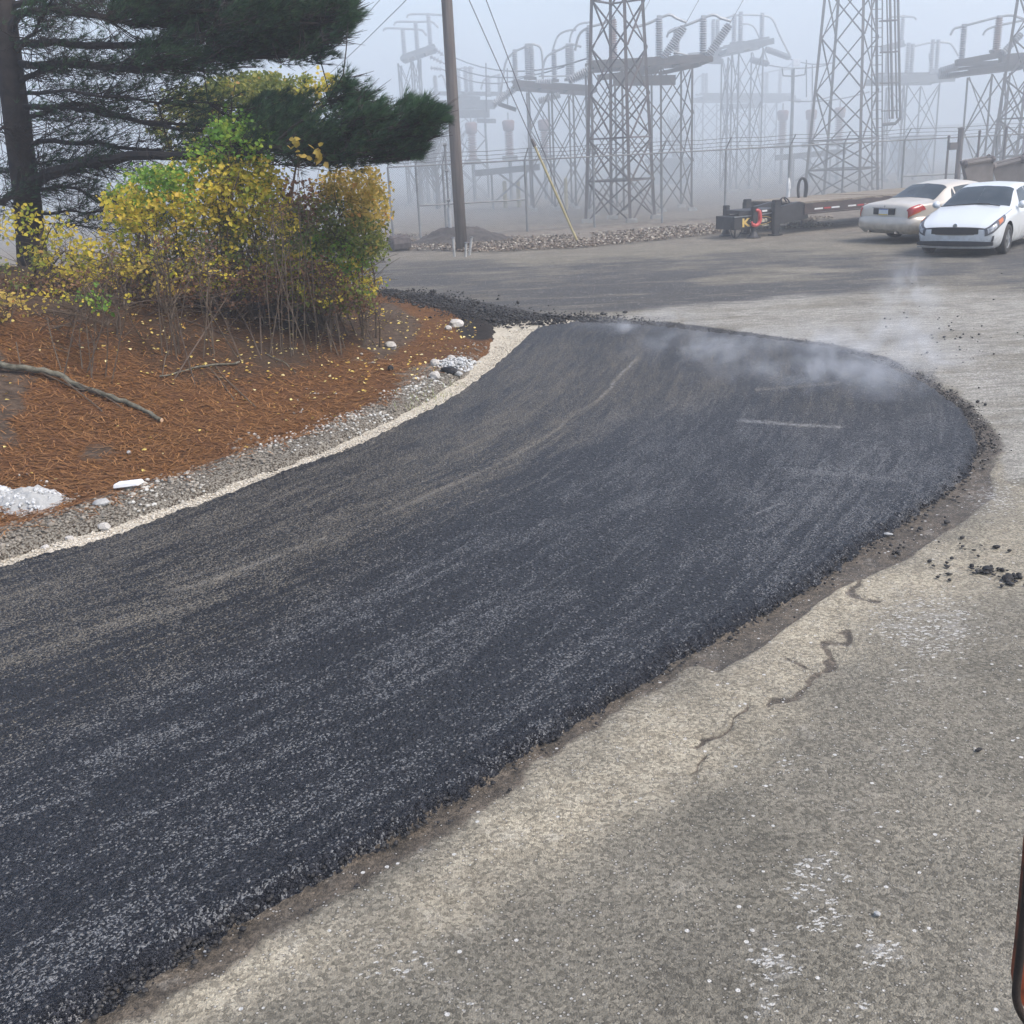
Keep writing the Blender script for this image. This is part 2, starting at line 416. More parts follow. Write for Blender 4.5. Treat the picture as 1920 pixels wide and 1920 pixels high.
c = gm.mix(gm.math('MULTIPLY', gm.ramp(gm.noise(4.5, 6, .7), .56, .72), .35), c, (.33, .31, .27))
# aggregate in the worn surface: dark pits, pale stones
vv = gm.math('MULTIPLY', gm.math('SUBTRACT', 1.5, gm.math('MULTIPLY', gritv, .95)), gm.math('ADD', .35, gm.math('MULTIPLY', gm.noise(190, 3, .8), 1.3)))
vm = gm.n('ShaderNodeVectorMath', operation='SCALE'); gm.l(c, vm.inputs[0]); gm.l(vv, vm.inputs['Scale']); c = vm.outputs[0]
stone = gm.math('MULTIPLY', gm.ramp(gritv, .93, .95), gm.ramp(gritd, .42, .30))
c = gm.mix(gm.math('MULTIPLY', stone, .75), c, (.50, .48, .44))
st2c = gm.voro(32, out='Color', vec=gm.mapping((1, 1, 1), (0, 0, .5))); s2 = gm.n('ShaderNodeSeparateColor'); gm.l(st2c, s2.inputs[0])
st2 = gm.math('MULTIPLY', gm.ramp(s2.outputs[1], .955, .965), gm.ramp(gm.voro(32, vec=gm.mapping((1, 1, 1), (0, 0, .5))), .30, .22))
c = gm.mix(gm.math('MULTIPLY', st2, gm.math('SUBTRACT', 1, gm.attr('far'))), c, (.56, .55, .52))
pits = gm.ramp(gm.noise(60, 3, .6), .62, .74)
c = gm.mix(gm.math('MULTIPLY', pits, .55), c, (.05, .045, .038))
scn = gm.noise(34, 6, .75, gm.mapping((.8, 1.25, 1), (0, 0, .6)))
wn = gm.n('ShaderNodeTexNoise'); wn.inputs['Scale'].default_value = 40; wn.inputs['Detail'].default_value = 3; gm.l(gm.coord(), wn.inputs['Vector'])
wsc = gm.n('ShaderNodeVectorMath', operation='SCALE'); wsc.inputs['Scale'].default_value = .035; gm.l(wn.outputs['Color'], wsc.inputs[0])
wad = gm.n('ShaderNodeVectorMath', operation='ADD'); gm.l(gm.coord(), wad.inputs[0]); gm.l(wsc.outputs[0], wad.inputs[1])
fv = gm.mapping((.45, 1.1, 1), (0, 0, .75), wad.outputs[0]); fl = gm.n('ShaderNodeSeparateColor'); gm.l(gm.voro(70, out='Color', vec=fv), fl.inputs[0])
fleck = gm.math('MULTIPLY', gm.ramp(gm.math('ADD', fl.outputs[0], gm.math('MULTIPLY', gm.attr('scuff'), .62)), 1.0, 1.05), gm.ramp(gm.voro(70, vec=fv), .5, .32))
scff = gm.math('MULTIPLY', fleck, gm.ramp(gm.math('ADD', gm.math('MULTIPLY', gm.attr('scuff'), .42), scn), .56, .72))
c = gm.mix(gm.math('MULTIPLY', scff, .8), c, (.58, .57, .54))
smr = gm.math('MULTIPLY', gm.ramp(gm.attr('scuff'), .35, 1.0), gm.ramp(gm.noise(11, 7, .75, fv), .46, .66))
c = gm.mix(gm.math('MULTIPLY', smr, .42), c, (.47, .46, .43))
gm.base(c)
gm.rough(gm.math('SUBTRACT', .9, gm.math('MULTIPLY', wetf, .28)))
gm.p.inputs['Specular IOR Level'].default_value = .35
hh = gm.math('ADD', gm.math('MULTIPLY', mid, .5), gm.math('ADD', gm.math('MULTIPLY', fineN, .9), gm.math('MULTIPLY', gm.voro(150), -.6)))
gm.bump(hh, .8, .012)
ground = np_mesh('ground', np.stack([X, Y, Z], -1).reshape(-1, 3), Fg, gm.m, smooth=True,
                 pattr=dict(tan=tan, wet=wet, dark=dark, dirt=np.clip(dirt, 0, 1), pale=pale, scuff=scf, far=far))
tag(ground, kind='structure')

# --- fresh asphalt mat, a real 4 cm layer with a ragged edge
dep = np.arange(54, 5.6, -.085); rad = CAM_H / np.tan(np.radians(dep)); az = np.arange(-44, 31, .11)
az = np.concatenate([np.arange(-95, -44, 1.0), az])
rad = np.concatenate([np.geomspace(.6, rad[0] * .97, 8), rad])
RR, AA = np.meshgrid(rad, np.radians(az), indexing='ij')
X = RR * np.sin(AA); Y = RR * np.cos(AA); da = asph_d(X, Y)
dL = poly_dist(left_xy, X, Y, False)
px, py = project_np(X, Y, np.zeros_like(X)); front = Y > .9
Z = -.03 + .072 * sstep(-.035, .055, da) + .006 * (fbm(X * 1.1, Y * 1.1, 2) - .5) + (vnoise(X * 55, Y * 55) - .5) * .006 * (1 + 2.0 * sstep(.25, 0, da))
keep = (da > -.12).ravel()
Fa = grid_faces(len(rad), len(az)); Fa = Fa[keep[Fa].all(1)]
wob = fbm(X * 1.2, Y * 1.2, 4) - .5; wob2 = fbm(X * .35 + 40, Y * .35, 4) - .5
dust = pm([(900, 640), (1190, 640), (1400, 735), (1400, 748), (1180, 800), (1000, 880), (700, 1010), (400, 1150), (-50, 1300), (-50, 1090), (500, 905), (800, 790)], 40, 120) * .75
dust = np.maximum(dust, .35 * pm([(1400, 745), (1760, 790), (1700, 900), (1300, 1000), (1100, 950)], 50, 120))
seam_steam = np.zeros_like(X)
for ln, ww, s_ in (([(1190, 682), (1155, 725), (1120, 760)], 5, 1), ([(1120, 760), (1000, 845), (830, 925), (720, 975)], 5, .75), ([(610, 1020), (500, 1062), (330, 1120)], 9, .7), ([(1100, 880), (930, 965), (800, 1035)], 4, .4),
                   ([(380, 1370), (250, 1420), (170, 1450)], 12, .6), ([(180, 1500), (50, 1545), (0, 1560)], 14, .65), ([(0, 1260), (200, 1190), (420, 1130)], 14, .5), ([(560, 1640), (420, 1720), (250, 1800)], 8, .5), ([(500, 1440), (380, 1500), (200, 1580)], 8, .45),
                   ([(1388, 797), (1480, 803), (1572, 808)], 5, 1.2), ([(1415, 737), (1500, 733), (1580, 728)], 5, .8), ([(1455, 888), (1560, 897), (1700, 908)], 7, .5), ([(1190, 655), (1195, 690)], 3, .6),  # the second whitish streak here is drifting steam painted onto the mat
                   ([(1470, 905), (1560, 880)], 3, .5), ([(1590, 893), (1612, 868)], 3, .8), ([(1640, 890), (1665, 860)], 3, .7), ([(1668, 895), (1702, 852)], 3, .8), ([(1625, 860), (1650, 835)], 3, .6), ([(1410, 975), (1470, 950)], 4, .8), ([(1415, 990), (1475, 955)], 3, .5), ([(1450, 1060), (1520, 1030)], 4, .4),
                   ([(1650, 715), (1700, 730)], 4, .8), ([(1540, 690), (1600, 715)], 4, .5), ([(1750, 760), (1760, 790)], 3, .4)):
    q = poly_dist(ln, px + 18 * wob, py + 10 * wob, False)
    seam_steam = np.maximum(seam_steam, s_ * sstep(ww, ww * .15, q))
seam_steam = seam_steam * front; bluish = pm([(1170, 800), (1400, 745), (1500, 800), (1800, 760), (1900, 900), (1400, 1250), (700, 1650), (0, 2000), (-100, 1500), (600, 1130), (1000, 900)], 60, 100)
am = NT('fresh_asphalt_surface')
xy = am.n('ShaderNodeCombineXYZ'); am.l(am.math('MULTIPLY', am.attr('dl'), 2.1), xy.inputs[0])
sp = am.n('ShaderNodeSeparateXYZ'); am.l(am.coord(), sp.inputs[0]); am.l(am.math('MULTIPLY', am.math('ADD', sp.outputs[1], sp.outputs[0]), .16), xy.inputs[1])
st = am.noise(1.0, 6, .66, xy.outputs[0]); st2 = am.noise(6.5, 5, .65, xy.outputs[0])
cel = am.voro(140, out='Color'); cs = am.n('ShaderNodeSeparateColor'); am.l(cel, cs.inputs[0]); cd = am.voro(140)
cel2 = am.voro(48, out='Color'); cs2 = am.n('ShaderNodeSeparateColor'); am.l(cel2, cs2.inputs[0]); cd2 = am.voro(48)
bs = am.mix(am.attr('blue'), (.011, .0105, .011), (.008, .0095, .014))
c = am.mix(cs.outputs[0], bs, (.045, .047, .056))
# share of worn, dusty stones grows with the streaks
k = am.math('ADD', am.math('MULTIPLY', am.attr('dust'), .46), am.math('ADD', am.math('MULTIPLY', am.math('SUBTRACT', st, .5), 1.9), am.math('ADD', am.math('MULTIPLY', am.math('SUBTRACT', st2, .5), 2.3), am.math('ADD', am.math('MULTIPLY', am.math('SUBTRACT', am.noise(1.4, 5, .6), .5), .7), .13))))
k = am.math('ADD', k, am.math('MULTIPLY', am.attr('seam_steam'), .8), clamp=False)
thr = am.math('SUBTRACT', 1.0, am.math('MULTIPLY', k, .62))
isd = am.ramp(am.math('SUBTRACT', cs.outputs[1], thr), -.02, .04)
c = am.mix(am.math('MULTIPLY', isd, .85), c, am.mix(am.attr('blue'), (.27, .24, .19), (.25, .255, .26)))
isb = am.math('MULTIPLY', am.ramp(cs2.outputs[2], .90, .92), am.ramp(cd2, .42, .3))
c = am.mix(am.math('MULTIPLY', isb, .6), c, (.30, .295, .29))
c = am.mix(am.math('MULTIPLY', am.ramp(am.attr('seam_steam'), .45, 1.25), am.ramp(am.noise(16, 4, .7), .42, .62)), c, (.33, .33, .33))
am.base(c); am.rough(am.math('ADD', .42, am.math('MULTIPLY', isd, .35)))
am.p.inputs['Specular IOR Level'].default_value = .38
gap = am.ramp(cd, .25, .60)
h = am.math('ADD', am.math('MULTIPLY', gap, -1.0), am.math('ADD', am.math('MULTIPLY', am.ramp(cd2, .1, .6), -1.1), am.math('MULTIPLY', am.noise(210, 2, .6), .5)))
am.bump(h, 1.0, .016)
slab = np_mesh('new_asphalt', np.stack([X, Y, Z], -1).reshape(-1, 3), Fa, am.m, smooth=True, pattr=dict(dl=dL, dust=dust, seam_steam=seam_steam, blue=bluish))
tag(slab, kind='structure')

# --- pale base course that shows between asphalt and bank
gx, gy = np.meshgrid(np.arange(-9, 1.2, .05), np.arange(1, 17.5, .05), indexing='ij')
q = poly_dist(left_xy, gx, gy, False); bd = poly_dist(bank_xy, gx, gy)
keep = ((q < .75) & (bd < .12) & (asph_d(gx, gy) < .1)).ravel()
Fb = grid_faces(*gx.shape); Fb = Fb[keep[Fb].all(1)]
cm = NT('crushed_stone_base')
c = cm.mix(cm.ramp(cm.noise(22, 5, .65), .35, .65), (.38, .335, .26), (.53, .49, .40))
c = cm.mix(cm.math('MULTIPLY', cm.ramp(cm.noise(70, 3, .6), .58, .7), .6), c, (.22, .18, .14))
cm.base(c); cm.rough(.9); cm.bump(cm.noise(80, 4, .7), .8, .012)
base_strip = np_mesh('gravel_path', np.stack([gx, gy, .006 + .014 * fbm(gx * 9, gy * 9, 3)], -1).reshape(-1, 3), Fb, cm.m, smooth=True)
tag(base_strip, kind='structure')

# --- the bank of earth and pine needles
def shade_mould_m(x, y, d): return sstep(9.4, 11.8, y + .12 * x + 1.6 * (fbm(x * .9, y * .9, 3) - .5)) * sstep(.8, 2.2, d)  # dark leaf litter towards the shrubs, with their shade painted into its colour
gx, gy = np.meshgrid(np.arange(-17, 1.4, .055), np.arange(-2, 21.9, .055), indexing='ij')
hz, bd = bank_h(gx, gy)
keep = (bd > -.16).ravel(); Fb = grid_faces(*gx.shape); Fb = Fb[keep[Fb].all(1)]
bm_ = NT('bank_soil')
bpx, bpy_ = project_np(gx, gy, hz)
gravm = sstep(.8, .2, bd + .5 * (fbm(gx * 1.7, gy * 1.7, 3) - .5)) * sstep(14.2, 12.5, gy)
bare = sstep(.50, .64, fbm(gx * .8 + 5, gy * .8 + 2, 4)) * sstep(.8, 1.4, bd)
black = sstep(40, 10, np.hypot((bpx - 900) / 1.8, (bpy_ - 612))) * 1.0
black = np.maximum(black, sstep(.55, .2, bd) * sstep(14.2, 15.4, gy)) * (gy > 12)
n1 = bm_.noise(34, 5, .7, bm_.mapping((1, 1, 1))); n2 = bm_.noise(3, 5, .6)
nd = bm_.mix(bm_.ramp(n1, .34, .68), (.045, .022, .010), (.22, .10, .032))
nd = bm_.mix(bm_.ramp(n2, .4, .72), nd, (.11, .05, .022))
soil = bm_.mix(bm_.ramp(bm_.noise(12, 5, .6), .3, .7), (.055, .038, .026), (.12, .085, .06))
c = bm_.mix(bm_.ramp(bm_.math('ADD', bm_.attr('bare'), bm_.math('MULTIPLY', bm_.math('SUBTRACT', bm_.noise(8, 5, .7), .5), .9)), .3, .75), nd, soil)
gv = bm_.mix(bm_.ramp(bm_.noise(60, 3, .6), .4, .6), (.055, .042, .030), (.27, .25, .21))
c = bm_.mix(bm_.math('MULTIPLY', bm_.ramp(bm_.math('ADD', bm_.attr('shade_mould'), bm_.math('MULTIPLY', bm_.math('SUBTRACT', bm_.noise(5, 6, .7), .5), 1.0)), .3, .9), .8), c, bm_.mix(bm_.ramp(n1, .35, .7), (.028, .017, .010), (.10, .060, .035)))
c = bm_.mix(bm_.ramp(bm_.math('ADD', bm_.attr('grav'), bm_.math('MULTIPLY', bm_.math('SUBTRACT', bm_.noise(4.5, 6, .7), .5), 1.9)), .45, .8), c, gv)
c = bm_.mix(bm_.ramp(bm_.math('ADD', bm_.attr('black'), bm_.math('MULTIPLY', bm_.math('SUBTRACT', bm_.noise(7, 5, .7), .5), .6)), .3, .6), c, (.026, .022, .02))
bm_.base(c); bm_.rough(.92); bm_.p.inputs['Specular IOR Level'].default_value = .2
bm_.bump(bm_.math('ADD', n1, bm_.noise(90, 3, .7)), .9, .02)
bank = np_mesh('earth_bank', np.stack([gx, gy, hz], -1).reshape(-1, 3), Fb, bm_.m, smooth=True, pattr=dict(grav=gravm, bare=bare, black=black, shade_mould=shade_mould_m(gx, gy, bd)))
tag(bank, kind='structure')

# ---------------------------------------------------------------- scattered small matter (nobody could count it)
ICO = None
def ico():
    global ICO
    if ICO is None:
        b = bmesh.new(); bmesh.ops.create_icosphere(b, subdivisions=1, radius=1)
        ICO = (np.array([v.co[:] for v in b.verts]), np.array([[v.index for v in f.verts] for f in b.faces])); b.free()
    return ICO
def stones(name, pos, size, mt, flat=.65, tone=None):
    V, Fc = ico(); n = len(pos)
    s = size[:, None] * rng.uniform(.6, 1.25, (n, 3)); s[:, 2] *= flat
    a = rng.uniform(0, 6.28, n); jit = 1 + rng.uniform(-.28, .28, (n, len(V), 1))
    vv = V[None] * jit * s[:, None, :]
    x = vv[..., 0] * np.cos(a)[:, None] - vv[..., 1] * np.sin(a)[:, None]; y = vv[..., 0] * np.sin(a)[:, None] + vv[..., 1] * np.cos(a)[:, None]
    vv = np.stack([x, y, vv[..., 2]], -1) + pos[:, None, :]
    ff = Fc[None] + (np.arange(n) * len(V))[:, None, None]
    tn = rng.random(n) if tone is None else tone
    return np_mesh(name, vv.reshape(-1, 3), ff.reshape(-1, 3), mt, fattr=dict(tone=np.repeat(tn, len(Fc))))
def tone_mat(name, stops, rough=.85, bump=.4):
    t = NT(name); t.base(t.mix(.35, t.cramp(t.attr('tone'), stops), t.cramp(t.noise(40, 4, .6), stops))); t.rough(rough)
    t.p.inputs['Specular IOR Level'].default_value = .3; t.bump(t.noise(90, 4, .6), bump, .006); return t.m
M_gravel = tone_mat('limestone_gravel', [(0, (.09, .07, .05)), (.35, (.24, .21, .17)), (.75, (.42, .41, .37)), (1, (.62, .62, .59))])
M_black = tone_mat('asphalt_crumb', [(0, (.012, .012, .013)), (1, (.045, .043, .042))], .6)
M_white = tone_mat('white_rubble', [(0, (.26, .26, .25)), (.5, (.46, .47, .47)), (1, (.62, .63, .63))], .9)

def scatter_bank(n, fn, xr=(-9, 1.3), yr=(2, 16.5)):
    x = rng.uniform(*xr, n); y = rng.uniform(*yr, n); h, d = bank_h(x, y)
    k = rng.random(n) < fn(x, y, h, d); return np.stack([x, y, h], -1)[k], d[k]
# gravel shoulder
pos, d = scatter_bank(150000, lambda x, y, h, d: (d > -.02) * (sstep(.52, .3, d) * .85 + sstep(1.5, .45, d) * .30 * sstep(.5, .6, fbm(x * 1.8, y * 1.8, 3))) * sstep(14.6, 13, y) * .6 * (.35 + 1.1 * sstep(.36, .56, fbm(x * 2.6 + 3, y * 2.6, 3))))
pos = pos[:9000]; tone = np.clip((rng.random(len(pos)) * .8 + .3 * sstep(.2, .5, d[:9000])) * (.25 + 1.3 * sstep(.3, .65, fbm(pos[:, 0] * 1.6, pos[:, 1] * 1.6, 3))), 0, 1)
pos[:, 2] += .003
g = stones('gravel_shoulder', pos, rng.uniform(.007, .02, len(pos)) * np.where(rng.random(len(pos)) < .05, 1.7, 1), M_gravel, .7, tone)
tag(g, 'grey and white gravel ridge between the pine needles and the pale base strip', 'gravel', kind='stuff')
# loose stones on the pale strip
n = 9000; t = rng.integers(0, len(EL_line) - 1, n); f_ = rng.random(n)
LP = np.array([(p.x, p.y) for p in EL_line]); q = LP[t] * (1 - f_)[:, None] + LP[t + 1] * f_[:, None] + rng.normal(0, .16, (n, 2))
dd = asph_d(q[:, 0], q[:, 1]); bb = poly_dist(bank_xy, q[:, 0], q[:, 1]); k = (dd < -.01) & (bb < .06) & (q[:, 1] > 2) & (q[:, 1] < 15.5)
q = q[k]; pos = np.column_stack([q, np.full(len(q), .016)])
tag(stones('loose_stones', pos, rng.uniform(.005, .014, len(pos)), tone_mat('cream_gravel', [(0, (.3, .25, .19)), (.5, (.46, .42, .35)), (1, (.64, .6, .52))])), 'cream crushed stone lying on the strip beside the new asphalt', 'gravel', kind='stuff')
# black crumbs round the asphalt rim and dirt ridge
AP = np.array(asph_xy); seg = np.hypot(*(np.roll(AP, -1, 0) - AP).T); n = 5200
t = rng.choice(len(AP), n, p=seg / seg.sum()); f_ = rng.random(n)
q = AP[t] * (1 - f_)[:, None] + np.roll(AP, -1, 0)[t] * f_[:, None] + rng.normal(0, .05, (n, 2))
k = (q[:, 1] > 1.5) & (q[:, 1] < 18) & (asph_d(q[:, 0], q[:, 1]) < .03); q = q[k]
pos = np.column_stack([q, np.full(len(q), .006)]); sz = rng.uniform(.005, .014, len(pos))
e2 = [G(x_, y_) for x_, y_ in ((735, 556), (800, 566), (870, 585), (930, 600), (1000, 604), (1080, 601), (1200, 606), (1330, 620), (1450, 636), (1560, 650), (1640, 672), (1720, 705), (1790, 750), (1835, 800), (1850, 850))]
E2 = np.array([(p.x, p.y) for p in smooth_line(e2, 5)]); n = 7000; t = (len(E2) - 1) * rng.random(n) ** 1.7; t = t.astype(int); f_ = rng.random(n)
wgt = np.interp(t / len(E2), [0, .3, .45, 1], [1, 1, .22, .16]); q2 = E2[t] * (1 - f_)[:, None] + E2[t + 1] * f_[:, None] + rng.normal(0, .34, (n, 2)) * wgt[:, None]
h2, _ = bank_h(q2[:, 0], q2[:, 1]); k = asph_d(q2[:, 0], q2[:, 1]) < 0; q2 = q2[k]; h2 = np.maximum(h2[k], .01)
p2 = np.column_stack([q2, h2 + rng.uniform(0, .05, len(h2)) * wgt[k]])
tag(stones('asphalt_crumbs', np.vstack([pos, p2]), np.concatenate([sz, rng.uniform(.008, .028, len(p2)) * np.where(rng.random(len(p2)) < .12, 1.6, .8) * np.clip(wgt[k] * 1.6, .35, 1)]), M_black), 'black crumbs and clods of dirt ringing the new asphalt', 'dirt', kind='stuff')
# crumbs flung across the lot at right
q = []
for cx_, cy_, r_, n_ in ((1848, 1072, 22, 26), (1888, 1086, 26, 30), (1760, 1060, 45, 10), (1820, 1030, 60, 12), (1750, 930, 60, 30), (1790, 880, 60, 34), (1700, 985, 50, 22), (1680, 1030, 22, 10), (1800, 640, 90, 40), (1770, 600, 120, 24), (1600, 680, 40, 12), (1800, 760, 60, 24)):
    for _ in range(n_):
        g_ = G(random.gauss(cx_, r_ * .55), random.gauss(cy_, r_ * .28)); q.append((g_.x, g_.y, .008))
q = np.array(q); k = asph_d(q[:, 0], q[:, 1]) < 0; q = q[k]
tag(stones('scattered_crumbs', q, rng.uniform(.006, .02, len(q)), M_black), 'black asphalt crumbs flung over the old pavement right of the fresh mat', 'dirt', kind='stuff')

# fallen pine needles
pos, d = scatter_bank(190000, lambda x, y, h, d: (d > .12) * sstep(.12, .5, d) * np.clip(1.25 - 2.4 * sstep(.5, .7, fbm(x * .8 + 5, y * .8 + 2, 4)), .12, 1) * sstep(17, 7, y + .5) * (1 - .7 * shade_mould_m(x, y, d)) * np.where(d < .7, .8, 1), (-9, 1.3), (2.5, 16))
n = min(len(pos), 60000); pos = pos[:n]
a = rng.normal(0.25, .75, n) + np.where(rng.random(n) < .35, rng.uniform(-1.5, 1.5, n), 0); L = rng.uniform(.05, .11, n); w_ = .0014 + .0002 * np.hypot(pos[:, 0], pos[:, 1])
dx = np.cos(a) * L; dy = np.sin(a) * L; nx = -np.sin(a) * w_; ny = np.cos(a) * w_
z0, _ = bank_h(pos[:, 0] - dx / 2, pos[:, 1] - dy / 2); z1, _ = bank_h(pos[:, 0] + dx / 2, pos[:, 1] + dy / 2)
zl = rng.uniform(.004, .02, n); zt = rng.uniform(.004, .028, n)
A_ = np.stack([pos[:, 0] - dx / 2 - nx, pos[:, 1] - dy / 2 - ny, z0 + zl], -1); B_ = np.stack([pos[:, 0] - dx / 2 + nx, pos[:, 1] - dy / 2 + ny, z0 + zl], -1)
C_ = np.stack([pos[:, 0] + dx / 2 + nx, pos[:, 1] + dy / 2 + ny, z1 + zt], -1); D_ = np.stack([pos[:, 0] + dx / 2 - nx, pos[:, 1] + dy / 2 - ny, z1 + zt], -1)
M_needle = tone_mat('dry_pine_needles', [(0, (.06, .028, .012)), (.5, (.20, .085, .027)), (1, (.40, .21, .08))], .7, .1)
ndl = np_mesh('fallen_needles', np.stack([A_, B_, C_, D_], 1).reshape(-1, 3), np.arange(n * 4).reshape(-1, 4), M_needle, fattr=dict(tone=rng.random(n)))
tag(ndl, 'rust coloured fallen pine needles covering the bank', 'pine needles', kind='stuff')

def leaf_mesh(name, pos, nrm, size, mt, parent=None, tone=None, origin=None, kind='stuff', slim=.38):
    "pos (n,3), nrm (n,3) leaf plane normals"
    n = len(pos); nrm = nrm / (np.linalg.norm(nrm, axis=1, keepdims=True) + 1e-9)
    r = rng.normal(0, 1, (n, 3)); u = np.cross(nrm, r); u /= (np.linalg.norm(u, axis=1, keepdims=True) + 1e-9); v = np.cross(nrm, u)
    prof = np.array([(0, 0, 0), (.33, slim, .12), (.7, slim * .7, .10), (1, 0, 0), (.7, -slim * .7, .10), (.33, -slim, .12)])
    V = pos[:, None, :] + size[:, None, None] * (prof[None, :, 0:1] * u[:, None] + prof[None, :, 1:2] * v[:, None] + prof[None, :, 2:3] * nrm[:, None])
    b = (np.arange(n) * 6)[:, None]; F_ = np.concatenate([b + np.array([0, 1, 2, 3]), b + np.array([0, 3, 4, 5])], 1).reshape(-1, 4)
    tone = rng.random(n) if tone is None else tone
    o = np_mesh(name, V.reshape(-1, 3), F_, mt, parent, fattr=dict(tone=np.repeat(tone, 2)), origin=origin)
    if kind: o['kind'] = kind
    return o
YEL = [(0, (.16, .22, .03)), (.3, (.42, .34, .04)), (.65, (.62, .46, .07)), (.9, (.66, .50, .16)), (1, (.40, .20, .06))]
M_fallen = leaf_mat('fallen_leaves_yellow', [(0, (.30, .13, .04)), (.3, (.52, .36, .07)), (.7, (.68, .54, .16)), (1, (.74, .66, .38))], .6, .1)
pos, d = scatter_bank(9000, lambda x, y, h, d: (d > .3) * (.06 + .9 * sstep(9.2, 12.4, y)) * (.4 + fbm(x * 1.5, y * 1.5, 3)), (-9, 1.3), (4, 16.5))
pos = pos[:2600]; pos[:, 2] += .014; nn = rng.normal(0, .35, pos.shape); nn[:, 2] = 1
lf = leaf_mesh('fallen_leaves', pos, nn, rng.uniform(.022, .05, len(pos)), M_fallen)
tag(lf, 'yellow and cream leaves scattered over the rust needle bank', 'leaves', kind='stuff')
# ================================================================== SUBSTATION YARD
M_steel_d = mat('weathered_steel', (.075, .07, .072), (.14, .115, .105), 3, .75, .2)
M_steel_r = mat('rusty_steel', (.075, .064, .062), (.125, .105, .10), 2.5, .8, .1)
M_galv = mat('galvanised_steel', (.16, .165, .17), (.25, .255, .26), 4, .6, .4)
M_alu = mat('aluminium_bus', (.30, .31, .32), (.40, .41, .42), 4, .5, .4)
M_porc = mat('grey_porcelain', (.26, .27, .29), (.36, .37, .39), 8, .35)
M_porcb = mat('brown_porcelain', (.16, .10, .085), (.24, .15, .13), 8, .35)
M_red = mat('oxide_red_paint', (.19, .115, .11), (.25, .165, .155), 6, .7)
M_yel = mat('yellow_guard', (.34, .28, .13), (.42, .36, .2), 6, .8)
M_conc = mat('footing_concrete', (.30, .29, .27), (.42, .41, .38), 6, .9, bump=.4)
M_wire = mat('overhead_conductor', (.10, .10, .11), (.14, .14, .15), 4, .6, .3)

def lattice_tower(cx, D, R0, R1, H, phi, levels, mt, label, group, leg=.10, br=.046, extras=None):
    c = B(cx, D); t = thing('lattice_tower', label, 'tower', c, 0, group)
    def corner(k, z):
        r = R0 + (R1 - R0) * z / H; a = phi + k * math.pi / 2
        return Vector((r * math.cos(a), r * math.sin(a), z))
    for k in range(4):
        MB().angle(corner(k, 0), corner(k, H), leg, .022).build('leg', mt, t)
        f = corner(k, 0); MB().box((f.x, f.y, .04), (.36, .36, .16)).build('footing', M_conc, t, bevel=.02)
    for i in range(len(levels) - 1):
        z0, z1 = levels[i], levels[i + 1]
        for k in range(4):
            a0, b0_ = corner(k, z0), corner(k + 1, z0); a1, b1 = corner(k, z1), corner(k + 1, z1)
            MB().angle(a0, b1, br, .012).build('brace', mt, t); MB().angle(b0_, a1, br, .012, -1).build('brace', mt, t)
            if i in (1, 2, 5) or i == len(levels) - 2:
                MB().angle(a0 if i < len(levels) - 2 else a1, b0_ if i < len(levels) - 2 else b1, br * 1.15, .014).build('girt', mt, t)
    if extras: extras(t, corner)
    return t
def tower_deck(t, corner):
    # small grating platform wedged in the tower
    MB().box((0, 0, 5.05), (2.0, 1.8, .10)).build('platform', M_steel_d, t)
lv = [0, 1.3, 2.65, 4.05, 5.45, 6.85, 8.3, 9.8, 11.4]
lattice_tower(1166, 37.8, 1.22, .60, 11.4, R(9), lv, M_steel_r, 'dark lattice tower behind the fence, between the wooden pole and the black trailer', 'lattice towers', extras=None)
def ladder_conduit(t, corner):
    # ladder up the right face and a bundle of conduits
    base = Vector((1.25, -.35, 0)); top = Vector((.62, -.2, 11.3))
    for s_ in (-.2, .2): MB().bar(base + Vector((s_, 0, .3)), top + Vector((s_, 0, 0)), .04).build('ladder_rail', M_steel_r, t)
    for i in range(34):
        p = base.lerp(top, .03 + i / 35); MB().bar(p + Vector((-.2, 0, 0)), p + Vector((.2, 0, 0)), .022).build('rung', M_steel_r, t)
    for j, (dx_, r_) in enumerate(((1.78, .05), (1.95, .035), (2.08, .05), (1.66, .03))):
        MB().tube([(dx_, -.1, 2.9), (dx_ - .75, -.1, 11.3)], r_, 8).build('conduit', M_steel_r, t)
    MB().tube([(2.08, -.1, 2.9), (1.9, -.1, 2.72), (1.4, -.1, 2.7)], .06, 8).build('conduit', M_steel_r, t)
    for z in (3.2, 4.2, 5.3, 6.4, 7.6, 9.0):
        xx = 1.7 - .75 * (z - 2.9) / 8.4
        MB().tube([(xx + .35 * math.cos(a), -.1 + .22 * math.sin(a), z) for a in np.linspace(0, 2 * math.pi, 15)], .02, 5).build('conduit_band', M_steel_r, t)
lattice_tower(1579, 44, 1.56, .72, 11.6, R(8.5), [0, 1.1, 2.2, 4.0, 5.9, 7.6, 9.0, 10.3, 11.6], M_steel_r, 'tall lattice tower with a caged ladder and conduits, behind the sedan', 'lattice towers', extras=ladder_conduit)
lattice_tower(1930, 42, 1.55, .72, 11.4, R(-4), lv, M_steel_d, 'lattice tower cut off by the right edge of the photo', 'lattice towers')

